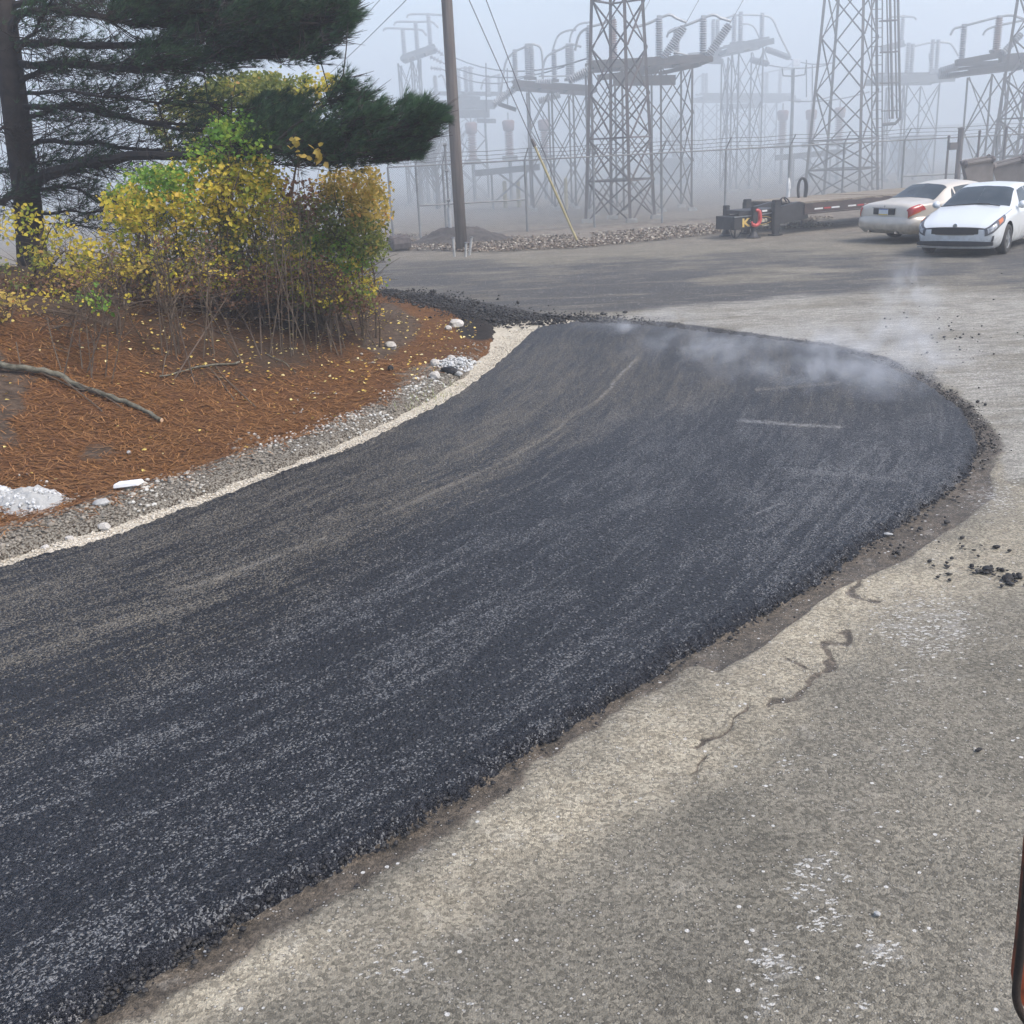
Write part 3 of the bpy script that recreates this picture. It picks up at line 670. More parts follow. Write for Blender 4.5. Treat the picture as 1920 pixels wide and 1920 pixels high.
def insulator(a, b, r, mt, t, sheds=None, name='insulator', n=9):
    a, b = Vector(a), Vector(b); L = (b - a).length; k = sheds or max(5, int(L / .085)); pr = [(0, r * .8), (.03, r * .8)]
    for i in range(k):
        q = .04 + .92 * i / k; s_ = .92 / k
        pr += [(q, r * .58), (q + s_ * .35, r), (q + s_ * .62, r * .92), (q + s_ * .85, r * .58)]
    if L > .9: pr = [p for p in pr]
    pr += [(.97, r * .8), (1, r * .8)]
    return MB().lathe(a, b, pr, n).build(name, mt, t)
def disc_string(a, b, r, mt, t, n=None):
    a, b = Vector(a), Vector(b); L = (b - a).length; k = n or int(L / .15); pr = [(0, .02)]
    for i in range(k):
        q = .03 + .94 * i / k; s_ = .94 / k
        pr += [(q, r * .3), (q + s_ * .25, r), (q + s_ * .5, r * .55), (q + s_ * .8, r * .3)]
    pr.append((1, .02))
    return MB().lathe(a, b, pr, 9).build('disc_string', mt, t)
def pipe(t, pts, r=.045, mt=None, name='bus_pipe'):
    MB().tube(smooth_line(pts, 4), r, 7).build(name, mt or M_alu, t)

def switch_stand(label, D, deck, legs, depth=2.2, mt=M_steel_d, cols=(), pipes=(), tubes=(), strings=(), sub=(), panels=3, tilt=0, group='switch stands in the fog', beam=.22, legw=.075, posts=2, deckdepth=None):
    """deck: (pxL, pyL, pxR, pyR) underside line of the deck at distance D; legs: photo columns of the leg bents"""
    a = P(deck[0], deck[1], D); b = P(deck[2], deck[3], D); c = B((legs[0] + legs[-1]) / 2, D)
    t = thing('switch_stand', label, 'switch stand', c, 0, group); o = Vector(c)
    L = lambda v: Vector(v) - o
    dd = deckdepth or depth + .5
    z0 = (a.z + b.z) / 2
    off = Vector((0, dd / 2, 0)); a2, b2 = L(a), L(b)
    for s_ in (-1, 1): MB().bar(a2 + off * s_, b2 + off * s_, .10, beam * .62).build('deck_beam', mt, t)
    nb = max(3, int((b2 - a2).length / .9))
    for i in range(nb + 1):
        p = a2.lerp(b2, i / nb); MB().bar(p - off * .95, p + off * .95, .08, beam * .4).build('cross_beam', mt, t)
    MB().bar(a2 - off * .35 + Vector((0, 0, beam * .6)), b2 - off * .35 + Vector((0, 0, beam * .55)), .13, .09).build('channel', mt, t)
    MB().bar(a2 + off * .45 + Vector((0, 0, beam * .6)), b2 + off * .45 + Vector((0, 0, beam * .55)), .13, .09).build('channel', mt, t)
    xs = []
    for px_ in legs:
        X0 = X_at(px_, D, 0); tt = (X0 - a.x) / (b.x - a.x); zt = a.z + (b.z - a.z) * tt
        xs.append((X0 - o.x, zt - beam / 2))
        for s_ in (-1, 1):
            MB().angle(Vector((X0 - o.x, s_ * depth / 2, 0)), Vector((X0 - o.x, s_ * depth / 2, zt - beam / 2)), legw, .02).build('leg', mt, t)
            MB().box((X0 - o.x, s_ * depth / 2, .04), (.3, .3, .14)).build('footing', M_conc, t)
    def xpanel(p00, p10, p01, p11):
        MB().angle(p00, p11, .042, .010).build('brace', mt, t); MB().angle(p10, p01, .042, .010, -1).build('brace', mt, t)
    for i in range(len(xs)):
        zt = xs[i][1]
        for k in range(panels):
            za, zb = .1 + (zt - .1) * k / panels, .1 + (zt - .1) * (k + 1) / panels
            if i < len(xs) - 1:
                for s_ in (-1, 1):
                    xpanel(Vector((xs[i][0], s_ * depth / 2, za)), Vector((xs[i + 1][0], s_ * depth / 2, za)), Vector((xs[i][0], s_ * depth / 2, zb)), Vector((xs[i + 1][0], s_ * depth / 2, zb)))
            if i in (0, len(xs) - 1):
                xpanel(Vector((xs[i][0], -depth / 2, za)), Vector((xs[i][0], depth / 2, za)), Vector((xs[i][0], -depth / 2, zb)), Vector((xs[i][0], depth / 2, zb)))
    for cdef in cols:      # (px, py_bottom, py_top, radius, dy)
        px_, yb, yt, r_ = cdef[:4]; dy_ = cdef[4] if len(cdef) > 4 else 0; m_ = cdef[5] if len(cdef) > 5 else M_porc
        p0 = P(px_, yb, D + dy_); p1 = P(px_, yt, D + dy_); p1 = Vector((p0.x, p0.y, p1.z))
        insulator(L(p0), L(p1), r_, m_, t); MB().box(L(p0) + Vector((0, 0, -.03)), (.34, .34, .1)).build('insulator_base', mt, t)
        MB().box(L(p1) + Vector((0, 0, .03)), (.16, .12, .12)).build('terminal_cap', M_alu, t)
    for pts, r_ in pipes:
        pipe(t, [L(P(q[0], q[1], D + (q[2] if len(q) > 2 else 0))) for q in pts], r_)
    for (q0, q1, r_, *mm) in tubes:
        insulator(L(P(q0[0], q0[1], D + q0[2])), L(P(q1[0], q1[1], D + q1[2])), r_, mm[0] if mm else M_porc, t, name='post_insulator')
    for (q0, q1, r_) in strings:
        disc_string(L(P(q0[0], q0[1], D + q0[2])), L(P(q1[0], q1[1], D + q1[2])), r_, M_porc, t)
    for q in sub:          # extra beams  (px,py,px,py,w,h)
        MB().bar(L(P(q[0], q[1], D + q[6] if len(q) > 6 else D)), L(P(q[2], q[3], D + q[6] if len(q) > 6 else D)), q[4], q[5]).build('cross_beam', mt, t)
    return t

# near switch stand whose deck runs to the right behind the dark tower
switch_stand('near switch stand right behind the dark tower, its deck ending in two slanting insulator strings', 42.5, (1108, 128, 1325, 115), (1111, 1165, 1233, 1288), 2.4,
    cols=((1106, 120, 52, .15), (1150, 116, 36, .17, .6, M_porcb), (1236, 110, 34, .15), (1268, 112, 56, .14, 1.2), (1318, 108, 34, .15)),
    pipes=(([(1185, 52), (1215, 44), (1252, 28), (1268, 34), (1287, 42)], .05), ([(1252, 62), (1268, 54), (1300, 42), (1335, 28), (1352, 34), (1371, 40)], .05), ([(1078, 95), (1084, 70), (1092, 58), (1106, 50)], .045), ([(1106, 50), (1130, 44), (1150, 34)], .045),
           ([(1250, 70), (1256, 58), (1268, 54)], .04), ([(1258, 80), (1262, 95), (1290, 104)], .03)),
    tubes=(((1244, 110, -.6), (1282, 51, -.6), .17), ((1327, 106, -.6), (1367, 47, -.6), .17), ((1066, 152, -.3), (1108, 128, -.3), .16)),
    sub=((1150, 152, 1266, 150, .2, .34, -.3), (1120, 146, 1235, 132, .16, .2, .4), (1235, 138, 1310, 122, .14, .14, .2)), panels=3, beam=.32, deckdepth=2.2)
switch_stand('wide switch stand with twin insulator posts, left of the dark tower', 47.5, (963, 162, 1112, 172), (1000, 1040, 1078, 1110), 2.6,
    cols=((967, 152, 97, .13), (990, 145, 86, .13), (998, 146, 88, .13), (1040, 150, 97, .13, .5), (1066, 148, 86, .13, .5), (1073, 148, 88, .13, .5)),
    pipes=(([(938, 182), (943, 145), (950, 112), (967, 96)], .045), ([(963, 97), (980, 90), (993, 83), (1012, 88), (1017, 110), (1018, 148)], .045), ([(1016, 142), (1022, 112), (1034, 100), (1052, 92), (1070, 83), (1090, 88)], .045),
           ([(1037, 92), (1046, 68), (1062, 58), (1080, 56)], .04), ([(1068, 80), (1072, 62), (1085, 46), (1105, 42)], .04), ([(1010, 143), (1040, 143), (1070, 142)], .03)),
    tubes=(((925, 196, 0), (965, 166, 0), .17), ((1004, 156, -.8), (1035, 154, -.8), .16), ((1068, 150, -.8), (1108, 136, -.8), .17), ((1010, 190, .5), (1050, 178, .5), .15)),
    sub=((935, 195, 968, 206, .16, .16, .5),), panels=3, beam=.3)
switch_stand('pale switch stand deep in fog right behind the wooden pole, crowded with posts', 60, (812, 200, 928, 198), (818, 868, 918), 2.6, M_galv,
    cols=((818, 182, 145, .14), (850, 178, 132, .14), (861, 178, 132, .14), (875, 175, 128, .14), (884, 175, 128, .14), (916, 178, 145, .16), (937, 180, 142, .1)),
    pipes=(([(822, 145), (830, 142), (838, 168)], .05), ([(902, 168), (906, 152), (916, 146), (937, 140)], .05), ([(846, 140), (865, 128), (888, 128)], .04)),
    sub=((812, 175, 945, 176, .2, .2, 1.0), (846, 188, 900, 190, .2, .5, 1.4), (850, 214, 918, 213, .16, .4, 0), (894, 226, 930, 227, .2, .22, .5)), panels=3, beam=.4)
switch_stand('slim three-post switch stand with T-shaped bars, leftmost of the stands', 57, (755, 113, 816, 92), (770, 793, 806), 1.6, M_galv,
    cols=((759, 110, 56, .13), (783, 98, 43, .13), (807, 86, 28, .13)),
    pipes=(([(719, 59), (724, 53), (757, 54), (789, 56), (796, 62), (800, 67)], .05), ([(739, 48), (745, 41), (782, 41), (808, 41), (816, 46), (822, 52)], .05), ([(763, 34), (769, 27), (806, 27), (832, 29), (842, 32), (849, 40)], .05)),
    strings=(((806, 106, 0), (831, 118, 0), .13), ((816, 92, 0), (832, 104, 0), .13), ((807, 127, 0), (830, 130, 0), .13)), sub=((811, 92, 817, 100, .1, .1, 0),), panels=4, beam=.3)
switch_stand('faded switch stand with a long drooping conductor, right of the slanting strings', 55.5, (1352, 100, 1437, 82), (1360, 1372, 1415), 2.4, M_galv,
    cols=((1376, 80, 30, .13), (1388, 78, 26, .14), (1428, 80, 28, .13), (1337, 92, 40, .12, .8), (1345, 92, 40, .12, .8)),
    pipes=(([(1345, 38), (1366, 32), (1385, 28), (1428, 29), (1448, 36), (1462, 66), (1483, 108)], .045), ([(1390, 45), (1408, 47), (1420, 62), (1440, 116)], .035), ([(1332, 110), (1345, 84), (1360, 62)], .03)),
    tubes=(((1436, 92, 0), (1480, 108, .5), .15), ((1408, 112, 0), (1440, 120, .5), .15)), sub=((1290, 106, 1358, 100, .2, .3, .4), (1300, 112, 1352, 114, .15, .3, .2)), panels=3, beam=.42)
switch_stand('very faint low switch stand behind the drooping conductors', 73, (1308, 186, 1478, 186), (1310, 1352, 1412, 1443), 3, M_galv,
    cols=((1318, 176, 140, .14), (1324, 176, 140, .14), (1362, 176, 132, .14), (1386, 176, 138, .14), (1430, 176, 138, .14), (1437, 176, 138, .14), (1462, 176, 131, .14)),
    pipes=(([(1418, 146), (1430, 138), (1462, 131), (1485, 130)], .05), ([(1462, 131), (1476, 125), (1485, 118)], .04), ([(1300, 160), (1310, 144), (1324, 140)], .05)),
    tubes=(((1470, 182, 0), (1500, 190, 0), .16),), sub=((1352, 200, 1426, 198, .2, .3, 0),), panels=3, beam=.5)
switch_stand('hazy switch stand between the ladder tower and the right-hand deck', 56, (1640, 152, 1768, 150), (1668, 1674, 1732), 2.4, M_galv,
    cols=((1700, 138, 84, .13), (1708, 138, 86, .13), (1745, 136, 78, .12), (1755, 136, 78, .12), (1690, 84, 32, .12, .6)),
    pipes=(([(1700, 90), (1722, 85), (1745, 80), (1775, 80), (1786, 86), (1797, 105)], .045), ([(1663, 43), (1669, 33), (1690, 31), (1712, 32), (1718, 37)], .045), ([(1752, 134), (1744, 118), (1742, 100)], .03)),
    tubes=(((1640, 147, -1), (1700, 147, -1), .2), ((1745, 140, -1), (1788, 126, -1), .16)), sub=((1652, 92, 1694, 82, .3, .3, .6), (1662, 150, 1664, 90, .14, .14, .6)), panels=2, beam=.5)
switch_stand('rust-tinted switch stand at the right edge with tilted bus pipes', 44.5, (1788, 140, 1945, 122), (1820, 1888, 1898), 2.2, M_steel_r,
    cols=((1803, 112, 50, .13), (1868, 98, 34, .15, 0, M_porcb), (1866, 94, 52, .13, 1)),
    pipes=(([(1782, 66), (1789, 54), (1803, 50), (1840, 40), (1868, 33), (1896, 29), (1925, 38)], .045), ([(1843, 66), (1850, 56), (1872, 48), (1930, 36)], .04)),
    tubes=(((1880, 100, -.4), (1915, 64, -.4), .14), ((1762, 134, 0), (1795, 124, 0), .15), ((1760, 142, .4), (1800, 140, .4), .14)),
    sub=((1793, 118, 1875, 103, .3, .22, -.6), (1793, 122, 1880, 116, .2, .14, .6), (1875, 110, 1950, 104, .3, .3, 0)), panels=2, beam=.3)
# short low tables that carry cable sleeves
def low_table(label, D, q):
    a, b = P(q[0], q[1], D), P(q[2], q[3], D); c = Vector(((a.x + b.x) / 2, D, 0)); t = thing('low_stand', label, 'stand', c, 0, 'low stands in the fog')
    a, b = a - c, b - c
    MB().bar(a, b, .3, .26).build('table_beam', M_galv, t); MB().bar(a + Vector((.2, .9, .0)), b + Vector((-.2, .9, 0)), .3, .22).build('table_beam', M_galv, t)
    for k in (.27, .8):
        p = a.lerp(b, k); MB().angle(Vector((p.x, 0, 0)), p, .09, .02).build('leg', M_galv, t); MB().angle(Vector((p.x, .9, 0)), p + Vector((0, .9, 0)), .09, .02).build('leg', M_galv, t)
    p, q_ = a.lerp(b, .3), a.lerp(b, .9)
    MB().angle(p, Vector((q_.x, 0, .3)), .08, .016).build('brace', M_galv, t); MB().angle(q_, Vector((p.x, 0, .3)), .08, .016).build('brace', M_galv, t)
low_table('low braced steel stand seen just right of the wooden pole', 49, (890, 325, 1012, 313))
low_table('low braced steel stand between the small ring and the ladder tower', 55, (1455, 296, 1585, 284))
# current transformers: ribbed columns with a reddish head
def ct(label, px_, yb, yt, D):
    p = P(px_, yb, D); q = P(px_, yt, D); c = Vector((p.x, D, 0)); t = thing('current_transformer', label, 'transformer', c, 0, 'ribbed transformer posts with red heads')
    MB().tube([(0, 0, 0), (0, 0, p.z - .1)], .09, 8).build('pedestal', M_galv, t); MB().box((0, 0, p.z - .05), (.75, .6, .22)).build('base_box', M_galv, t)
    h = q.z - p.z; insulator((0, 0, p.z), (0, 0, p.z + h * .68), .24, M_porcb, t, 11)
    MB().lathe((0, 0, p.z + h * .66), (0, 0, p.z + h * .95), [(0, .2), (.1, .27), (.85, .31), (1, .22)], 12).build('head', M_red, t, True)
    MB().tube([(0, 0, p.z + h * .95), (0, 0, q.z + .25)], .04, 6).build('terminal', M_alu, t)
ct('ribbed post with reddish head, right of the wooden pole', 887, 302, 225, 56)
ct('ribbed post with reddish head, standing by itself in the gap above the fence', 956, 294, 221, 56)
ct('fainter ribbed post with red head against the left legs of the wide switch stand', 1022, 294, 220, 56)
ct('ribbed post with dull head left of the ladder tower', 1466, 272, 203, 60)
ct('ribbed post with dull head touching the left leg of the ladder tower', 1519, 270, 202, 60)
ct('ribbed post with pink head seen through the ladder tower', 1572, 268, 198, 60)

# lamp mast
lp = B(1480, 50); t = thing('lamp_mast', 'thin grey mast with a small pale floodlight at its top, left of the ladder tower', 'lamp post', lp)
zt = P(1482, 118, 50).z
MB().tube([(0, 0, 0), (0, 0, zt - .25)], [.10, .06], 8).build('mast', M_galv, t)
MB().tube([(-.5, 0, zt - .2), (-.45, 0, zt - .5), (0, 0, zt - .55), (.5, 0, zt - .5), (.55, 0, zt - .1)], .035, 6).build('bracket', M_galv, t)
MB().box((.1, 0, zt), (.34, .2, .3)).build('floodlight', mat('lamp_glass', (.75, .77, .8), None, 4, .3), t, bevel=.03)
# yard posts, cabinet, far sheds
for label, px_, D, yt, r_ in (('short thick grey steel post left of the tilted bins', 1790, 36, 243, .09), ('thin steel post left of the thick one', 1769, 37, 258, .04), ('thin steel post right of the thick one', 1825, 36.5, 248, .04), ('thin steel post with a bracket near the right edge', 1874, 37.5, 240, .05)):
    c = B(px_, D); z = P(px_, yt, D).z; t = thing('steel_post', label, 'post', c, 0, 'steel posts behind the cars')
    MB().tube([(0, 0, 0), (0, 0, z)], r_, 8).build('shaft', M_steel_d, t); MB().lathe((0, 0, z), (0, 0, z + .06), [(0, r_ * 1.3), (.6, r_ * 1.3), (1, r_ * .3)], 8).build('cap', M_steel_d, t)
    if r_ > .08: MB().box((-.22, 0, z - .5), (.25, .2, .22)).build('control_box', M_steel_d, t, bevel=.02)
def shed(label, D, x0, x1, ytop, mt, dep_=4, roof=.25):
    a = X_at(x0, D, 1); b = X_at(x1, D, 1); z = P((x0 + x1) / 2, ytop, D).z; c = Vector(((a + b) / 2, D + dep_ / 2, 0)); t = thing('yard_shed', label, 'shed', c)
    MB().box((0, 0, z / 2), (b - a, dep_, z)).build('wall', mt, t); MB().box((0, 0, z + roof / 2 + .003), (b - a + .4, dep_ + .4, roof)).build('roof', M_galv, t)
    MB().box((-(b - a) * .2, -dep_ / 2 - .02, z * .38), (1.0, .06, z * .72)).build('door', M_galv, t)
M_shed = mat('pale_blue_cladding', (.40, .47, .55), (.48, .55, .62), 2, .7)
shed('pale blue control building almost lost in the fog, far right', 92, 1762, 1945, 236, M_shed, 8)
shed('small pale blue cabinet building between the right-hand switch stands', 66, 1701, 1742, 262, M_shed, 3)
shed('squat grey equipment kiosk in the fog behind the dark tower', 68, 1228, 1292, 305, M_galv, 3)
# transformer-like kiosk row far left
for label, px_, D, ww, zz in (('tiny yellow bollard, left of the pair under the low stand', 948, 50, .09, 1.1), ('tiny yellow bollard, right of the pair under the low stand', 973, 50, .09, 1.1), ('yellow bollard leaning beside the wide stand legs', 1062, 46, .07, 1.2)):
    c = B(px_, D); t = thing('bollard', label, 'bollard', c, 0, 'yellow bollards in the yard')
    MB().tube([(0, 0, 0), (0, 0, zz)], ww, 8).build('post', M_yel, t); MB().lathe((0, 0, zz), (0, 0, zz + .07), [(0, ww), (.6, ww * .8), (1, ww * .2)], 8).build('cap', M_yel, t)
# bare trees beyond the yard at left
M_bark = mat('bark_grey', (.06, .05, .045), (.11, .095, .08), 8, .9, bump=.6, bscale=30)
M_barkd = mat('bark_dark', (.016, .013, .012), (.036, .028, .024), 8, .9, bump=.8, bscale=24)
def bare_tree(label, px_, D, ytop, n=26, spread=.35, seed=1):
    rr = random.Random(seed); c = B(px_, D); H = P(px_, ytop, D).z; t = thing('bare_tree', label, 'tree', c, 0, 'bare trees in the fog')
    MB().tube([(0, 0, 0), (.05, 0, H * .4), (-.05, .1, H * .8), (0, 0, H)], [.14, .10, .05, .02], 6).build('trunk', M_bark, t)
    cr = MB()
    for i in range(n):
        z = H * rr.uniform(.15, .92); a = rr.uniform(0, 6.28); L_ = (H - z) * spread * 1.6 + .7
        p0 = Vector((0, 0, z)); d = Vector((math.cos(a) * .6, math.sin(a) * .6, .8)).normalized(); p1 = p0 + d * L_ * .5 + Vector((0, 0, .1)); p2 = p1 + (d + Vector((0, 0, .5))).normalized() * L_ * .5
        cr.tube([p0, p1, p2], [.04, .025, .008], 4)
        for k in range(6):
            q = p0.lerp(p2, rr.uniform(.3, 1)); e = q + Vector((rr.gauss(0, .35), rr.gauss(0, .35), rr.uniform(.2, .7))); cr.tube([q, q.lerp(e, .5) + Vector((0, 0, .05)), e], [.014, .009, .004], 3)
    o = cr.build('crown', M_bark, t)
for i, (lb, px_, D, yt) in enumerate((('bare grey tree rising in fog just left of the wooden pole', 822, 52, 262), ('bare misty tree behind the end of the pine branch', 790, 56, 240), ('broad bare tree faint between the pole and the first fence posts', 850, 60, 250),
                                      ('pale bare tree far off behind the ribbed posts', 1000, 85, 268), ('bare tree ghosted in fog right of the dark tower', 1262, 72, 225), ('pale bare tree far off at the left behind the bushes', 300, 60, 330), ('faint bare tree behind the pine trunk', 150, 66, 330))):
    bare_tree(lb, px_, D, yt, seed=i, n=30)

# ---------------------------------------------------------------- fence
def fence(label, pts, H=2.15):
    P3 = [Vector((x, y, 0)) for x, y in pts]; c = P3[0]; t = thing('chain_link_fence', label, 'fence', c)
    lo = [p - c for p in P3]
    for i, p in enumerate(lo):
        MB().tube([p, p + Vector((0, 0, H))], .035, 7).build('post', M_galv, t)
        dvec = (lo[min(i + 1, len(lo) - 1)] - lo[max(i - 1, 0)]).normalized()
        MB().bar(p + Vector((0, 0, H)), p + Vector((.12, -.22, H + .36)), .035, .02).build('barb_arm', M_galv, t)
    for a, b in zip(lo[:-1], lo[1:]):
        MB().tube([a + Vector((0, 0, H)), b + Vector((0, 0, H))], .026, 6).build('top_rail', M_galv, t)
        for k in range(3):
            f_ = .3 + .33 * k; o_ = Vector((.12 * f_, -.22 * f_, H + .36 * f_)); sag = Vector((0, 0, -.03))
            MB().tube([a + o_, (a + b) / 2 + o_ + sag, b + o_], .008, 4).build('barbed_wire', M_wire, t)
    # woven mesh as real wires
    vs = []; fs = []; r_ = .0026; sp_ = .072
    for a, b in zip(lo[:-1], lo[1:]):
        u = (b - a); L_ = u.length; u.normalize(); n_ = Vector((-u.y, u.x, 0)); k = -H
        while k < L_:
            for s_ in (1, -1):
                x0, x1 = k, k + H - .06; z0, z1 = (.06, H) if s_ == 1 else (H, .06)
                f0 = max(0, -x0 / (x1 - x0)); f1 = min(1, (L_ - x0) / (x1 - x0))
                if f1 <= f0: continue
                p = a + u * (x0 + (x1 - x0) * f0) + Vector((0, 0, z0 + (z1 - z0) * f0)) + n_ * (.003 * s_); q = a + u * (x0 + (x1 - x0) * f1) + Vector((0, 0, z0 + (z1 - z0) * f1)) + n_ * (.003 * s_)
                b_ = len(vs)
                for e in (p, q): vs += [e + Vector((0, -r_, r_)), e + Vector((0, -r_, -r_)), e + Vector((0, r_, 0))]
                fs += [(b_, b_ + 1, b_ + 4, b_ + 3), (b_ + 1, b_ + 2, b_ + 5, b_ + 4), (b_ + 2, b_, b_ + 3, b_ + 5)]
            k += sp_
    o = MB().add(vs, fs).build('woven_mesh', M_galv, t); o['kind'] = 'stuff'
    return t, lo
FD = [(738, 34.0), (789, 34.2), (838, 34.4), (989, 34.8), (1115, 35.2), (1241, 35.6), (1359, 36.1), (1477, 36.6), (1577, 37.0), (1688, 37.6)]
fp = [(X_at(a, d), d) for a, d in FD]; last = fp[-1]; fp += [(last[0] + 3.2, last[1] + .2), (last[0] + 6.4, last[1] + .4), (last[0] + 9.6, last[1] + .6)]
ft, flo = fence('long grey chain-link fence with barbed wire arms running the width of the yard', fp)
for i, j in ((1, 3), (9, 10), (10, 11)):
    MB().tube([flo[i] + Vector((0, 0, .98)), flo[j] + Vector((0, 0, .98))], .026, 6).build('brace_rail', M_galv, ft)
MB().bar(flo[5] + Vector((0, 0, 1.9)), flo[5] + Vector((.0, -.02, 1.9)), .3, .2).build('sign_plate', M_galv, ft) if False else None

# ---------------------------------------------------------------- wooden pole, guys, conduit
M_wood = mat('weathered_pole_wood', (.085, .070, .062), (.15, .125, .11), 2.2, .9, bump=.8, bscale=9, stretch=(6, 6, .35))
pc = G(866, 470); t = thing('utility_pole', 'tall weathered wooden utility pole in front of the fence', 'utility pole', pc); PH = 11.3
MB().tube([(0, 0, -.2), (0, 0, 3), (0.01, 0, 7), (.0, 0, PH)], [.155, .15, .137, .12], 14).build('shaft', M_wood, t, True)
MB().box((0, 0, 10.3), (2.4, .12, .14)).build('crossarm', M_wood, t)
for x_ in (-1.05, -.35, .6, 1.05): insulator((x_, 0, 10.37), (x_, 0, 10.62), .06, M_porcb, t, 3)
for label, px_, py_, h_, lean in (('white stub pipe left of the wooden pole foot', 852, 481, .45, 0), ('white stub pipe in front of the wooden pole foot', 873, 481, .32, .03), ('white leaning stub pipe right of the wooden pole foot', 880, 478, .42, .08)):
    g_ = G(px_, py_); s_ = thing('stub_pipe', label, 'pipe', g_, 0, 'white stub pipes around the pole foot'); MB().tube([(0, 0, -.05), (lean, 0, h_)], .032, 9).build('pipe', mat('painted_white', (.28, .28, .27), (.4, .4, .39), 9, .8) if 'MW' not in globals() else MW, s_)
    MB().lathe((lean, 0, h_), (lean, 0, h_ + .03), [(0, .045), (.7, .045), (1, .02)], 9).build('cap', M_galv, s_)
g_ = G(846, 456); ztop = P(838, 268, g_.y).z; s_ = thing('conduit_pipe', 'thin pale conduit pipe standing left of the wooden pole', 'pipe', g_)
MB().tube([(0, 0, 0), (0, 0, 1.0)], .06, 8).build('sleeve', M_alu, s_); MB().tube([(0, 0, .95), (0, 0, ztop)], .03, 8).build('tube', M_galv, s_)
for z in (1.2, 2.0, 2.7): MB().tube([(-.05, 0, z), (.05, 0, z)], .05, 6).build('clamp', M_galv, s_)
anch = G(1086, 460)
def wire(label, a, b, r_=.012, sag=0, group='overhead wires'):
    a, b = Vector(a), Vector(b); pts = [a.lerp(b, k / 8) + Vector((0, 0, -sag * 4 * (k / 8) * (1 - k / 8))) for k in range(9)]
    o = MB(a).tube(pts, r_, 5).build('overhead_wire', M_wire); tag(o, label, 'wire', group); return o
tz1 = P(835, -110, pc.y).z; tz2 = P(833, -235, pc.y).z
for z, lb in ((tz1, 'lower guy wire slanting from the wooden pole to the yellow guard'), (tz2, 'upper guy wire slanting from the wooden pole to the yellow guard')):
    wire(lb, (pc.x, pc.y, z), anch, .012, 0, 'guy wires')
topp = Vector((pc.x, pc.y, tz1)); d = (topp - anch).normalized()
gt = thing('guy_guard', 'yellow plastic guard sleeve low on the guy wires', 'guy guard', anch); MB().tube([d * .15, d * 2.75], [.034, .03], 8).build('sleeve', M_yel, gt); MB().tube([d * 2.75, d * 2.95], [.05, .03], 8).build('end_cap', M_steel_d, gt)
MB().tube([-d * .1, d * .5], [.03, .02], 6).build('anchor_rod', M_steel_d, gt)
wire('wire rising steeply from the left insulator string of the near stand', P(1282, 51, 41.9), P(1352, -75, 44), .014)
wire('wire rising steeply from the right insulator string of the near stand', P(1367, 47, 41.9), P(1436, -75, 44), .014)
wire('wire climbing behind the dark tower to the upper right', P(1203, 30, 43), P(1260, -80, 45), .012)
wire('upper wire from the wooden pole down to the left above the pine', (pc.x, pc.y, P(835, -73, pc.y).z), P(480, 245, 60), .011, .3)
wire('middle wire sloping from the top of the wooden pole over the pine tip', (pc.x, pc.y, P(835, -142, pc.y).z), P(560, 145, 55), .011, .3)
wire('outer wire sloping from the top of the wooden pole past the pine tip', (pc.x, pc.y, P(835, -164, pc.y).z), P(560, 98, 50), .011, .2)
for k, (a, b, c_, e) in enumerate((((831, 118), (1058, 125), 57, 48), ((850, 107), (1100, 110), 57, 44), ((830, 130), (1000, 138), 57, 55))):
    wire(('middle', 'upper', 'lower')[k] + ' slack conductor between the leftmost stand and the wide stand', P(*a, c_), P(*b, e), .03, .55, 'slack conductors')
for k, (px_, y0, y1) in enumerate(((911, 118, 210), (951, 128, 205), (987, 133, 200))):
    wire(('left', 'middle', 'right')[k] + ' thin dropper hanging from the slack conductors', P(px_, y0, 54), P(px_ + 1, y1, 54), .03, 0, 'droppers')
for k, (a, b) in enumerate((((1480, 110), (1560, 118)), ((1440, 122), (1550, 122)), ((1500, 190), (1630, 172)), ((1478, 188), (1560, 180)))):
    wire(('upper conductor', 'second conductor', 'third conductor', 'lowest conductor')[k] + ' stretched from the drooping pipe stand towards the ladder tower', P(*a, 56), P(*b, 58), .03, .15, 'slack conductors')
for k, (px_, y0, y1) in enumerate(((1512, 112, 182), (1523, 122, 190), (1484, 130, 188))):
    wire(('left', 'middle', 'short')[k] + ' thin dropper hanging left of the ladder tower', P(px_, y0, 56), P(px_, y1, 56), .03, 0, 'droppers')

# ---------------------------------------------------------------- leaf litter verge in front of the fence
q = []; n = 22000
u = rng.uniform(700, 1560, n); v = rng.random(n)
ylo = np.interp(u, [700, 800, 1000, 1100, 1250, 1370, 1560], [440, 442, 446, 440, 428, 418, 408]); yhi = np.interp(u, [700, 800, 900, 1085, 1250, 1370, 1560], [470, 470, 474, 466, 450, 436, 426])
vy = ylo + (yhi - ylo) * v
dirx = np.array([G(a, b)[:] for a, b in zip(u, vy)]); k = fbm(dirx[:, 0] * .9, dirx[:, 1] * .5, 3) > .38; dirx = dirx[k]; dirx[:, 2] = .03 + rng.uniform(0, .03, len(dirx))
nn = rng.normal(0, .4, dirx.shape); nn[:, 2] = 1
lt = leaf_mesh('leaf_litter', dirx, nn, rng.uniform(.035, .085, len(dirx)), leaf_mat('dry_litter', [(0, (.08, .055, .04)), (.5, (.19, .145, .11)), (.85, (.38, .33, .26)), (1, (.56, .52, .44))], .8, .05))
tag(lt, 'drift of dry tan leaves along the foot of the fence', 'leaf litter', kind='stuff')
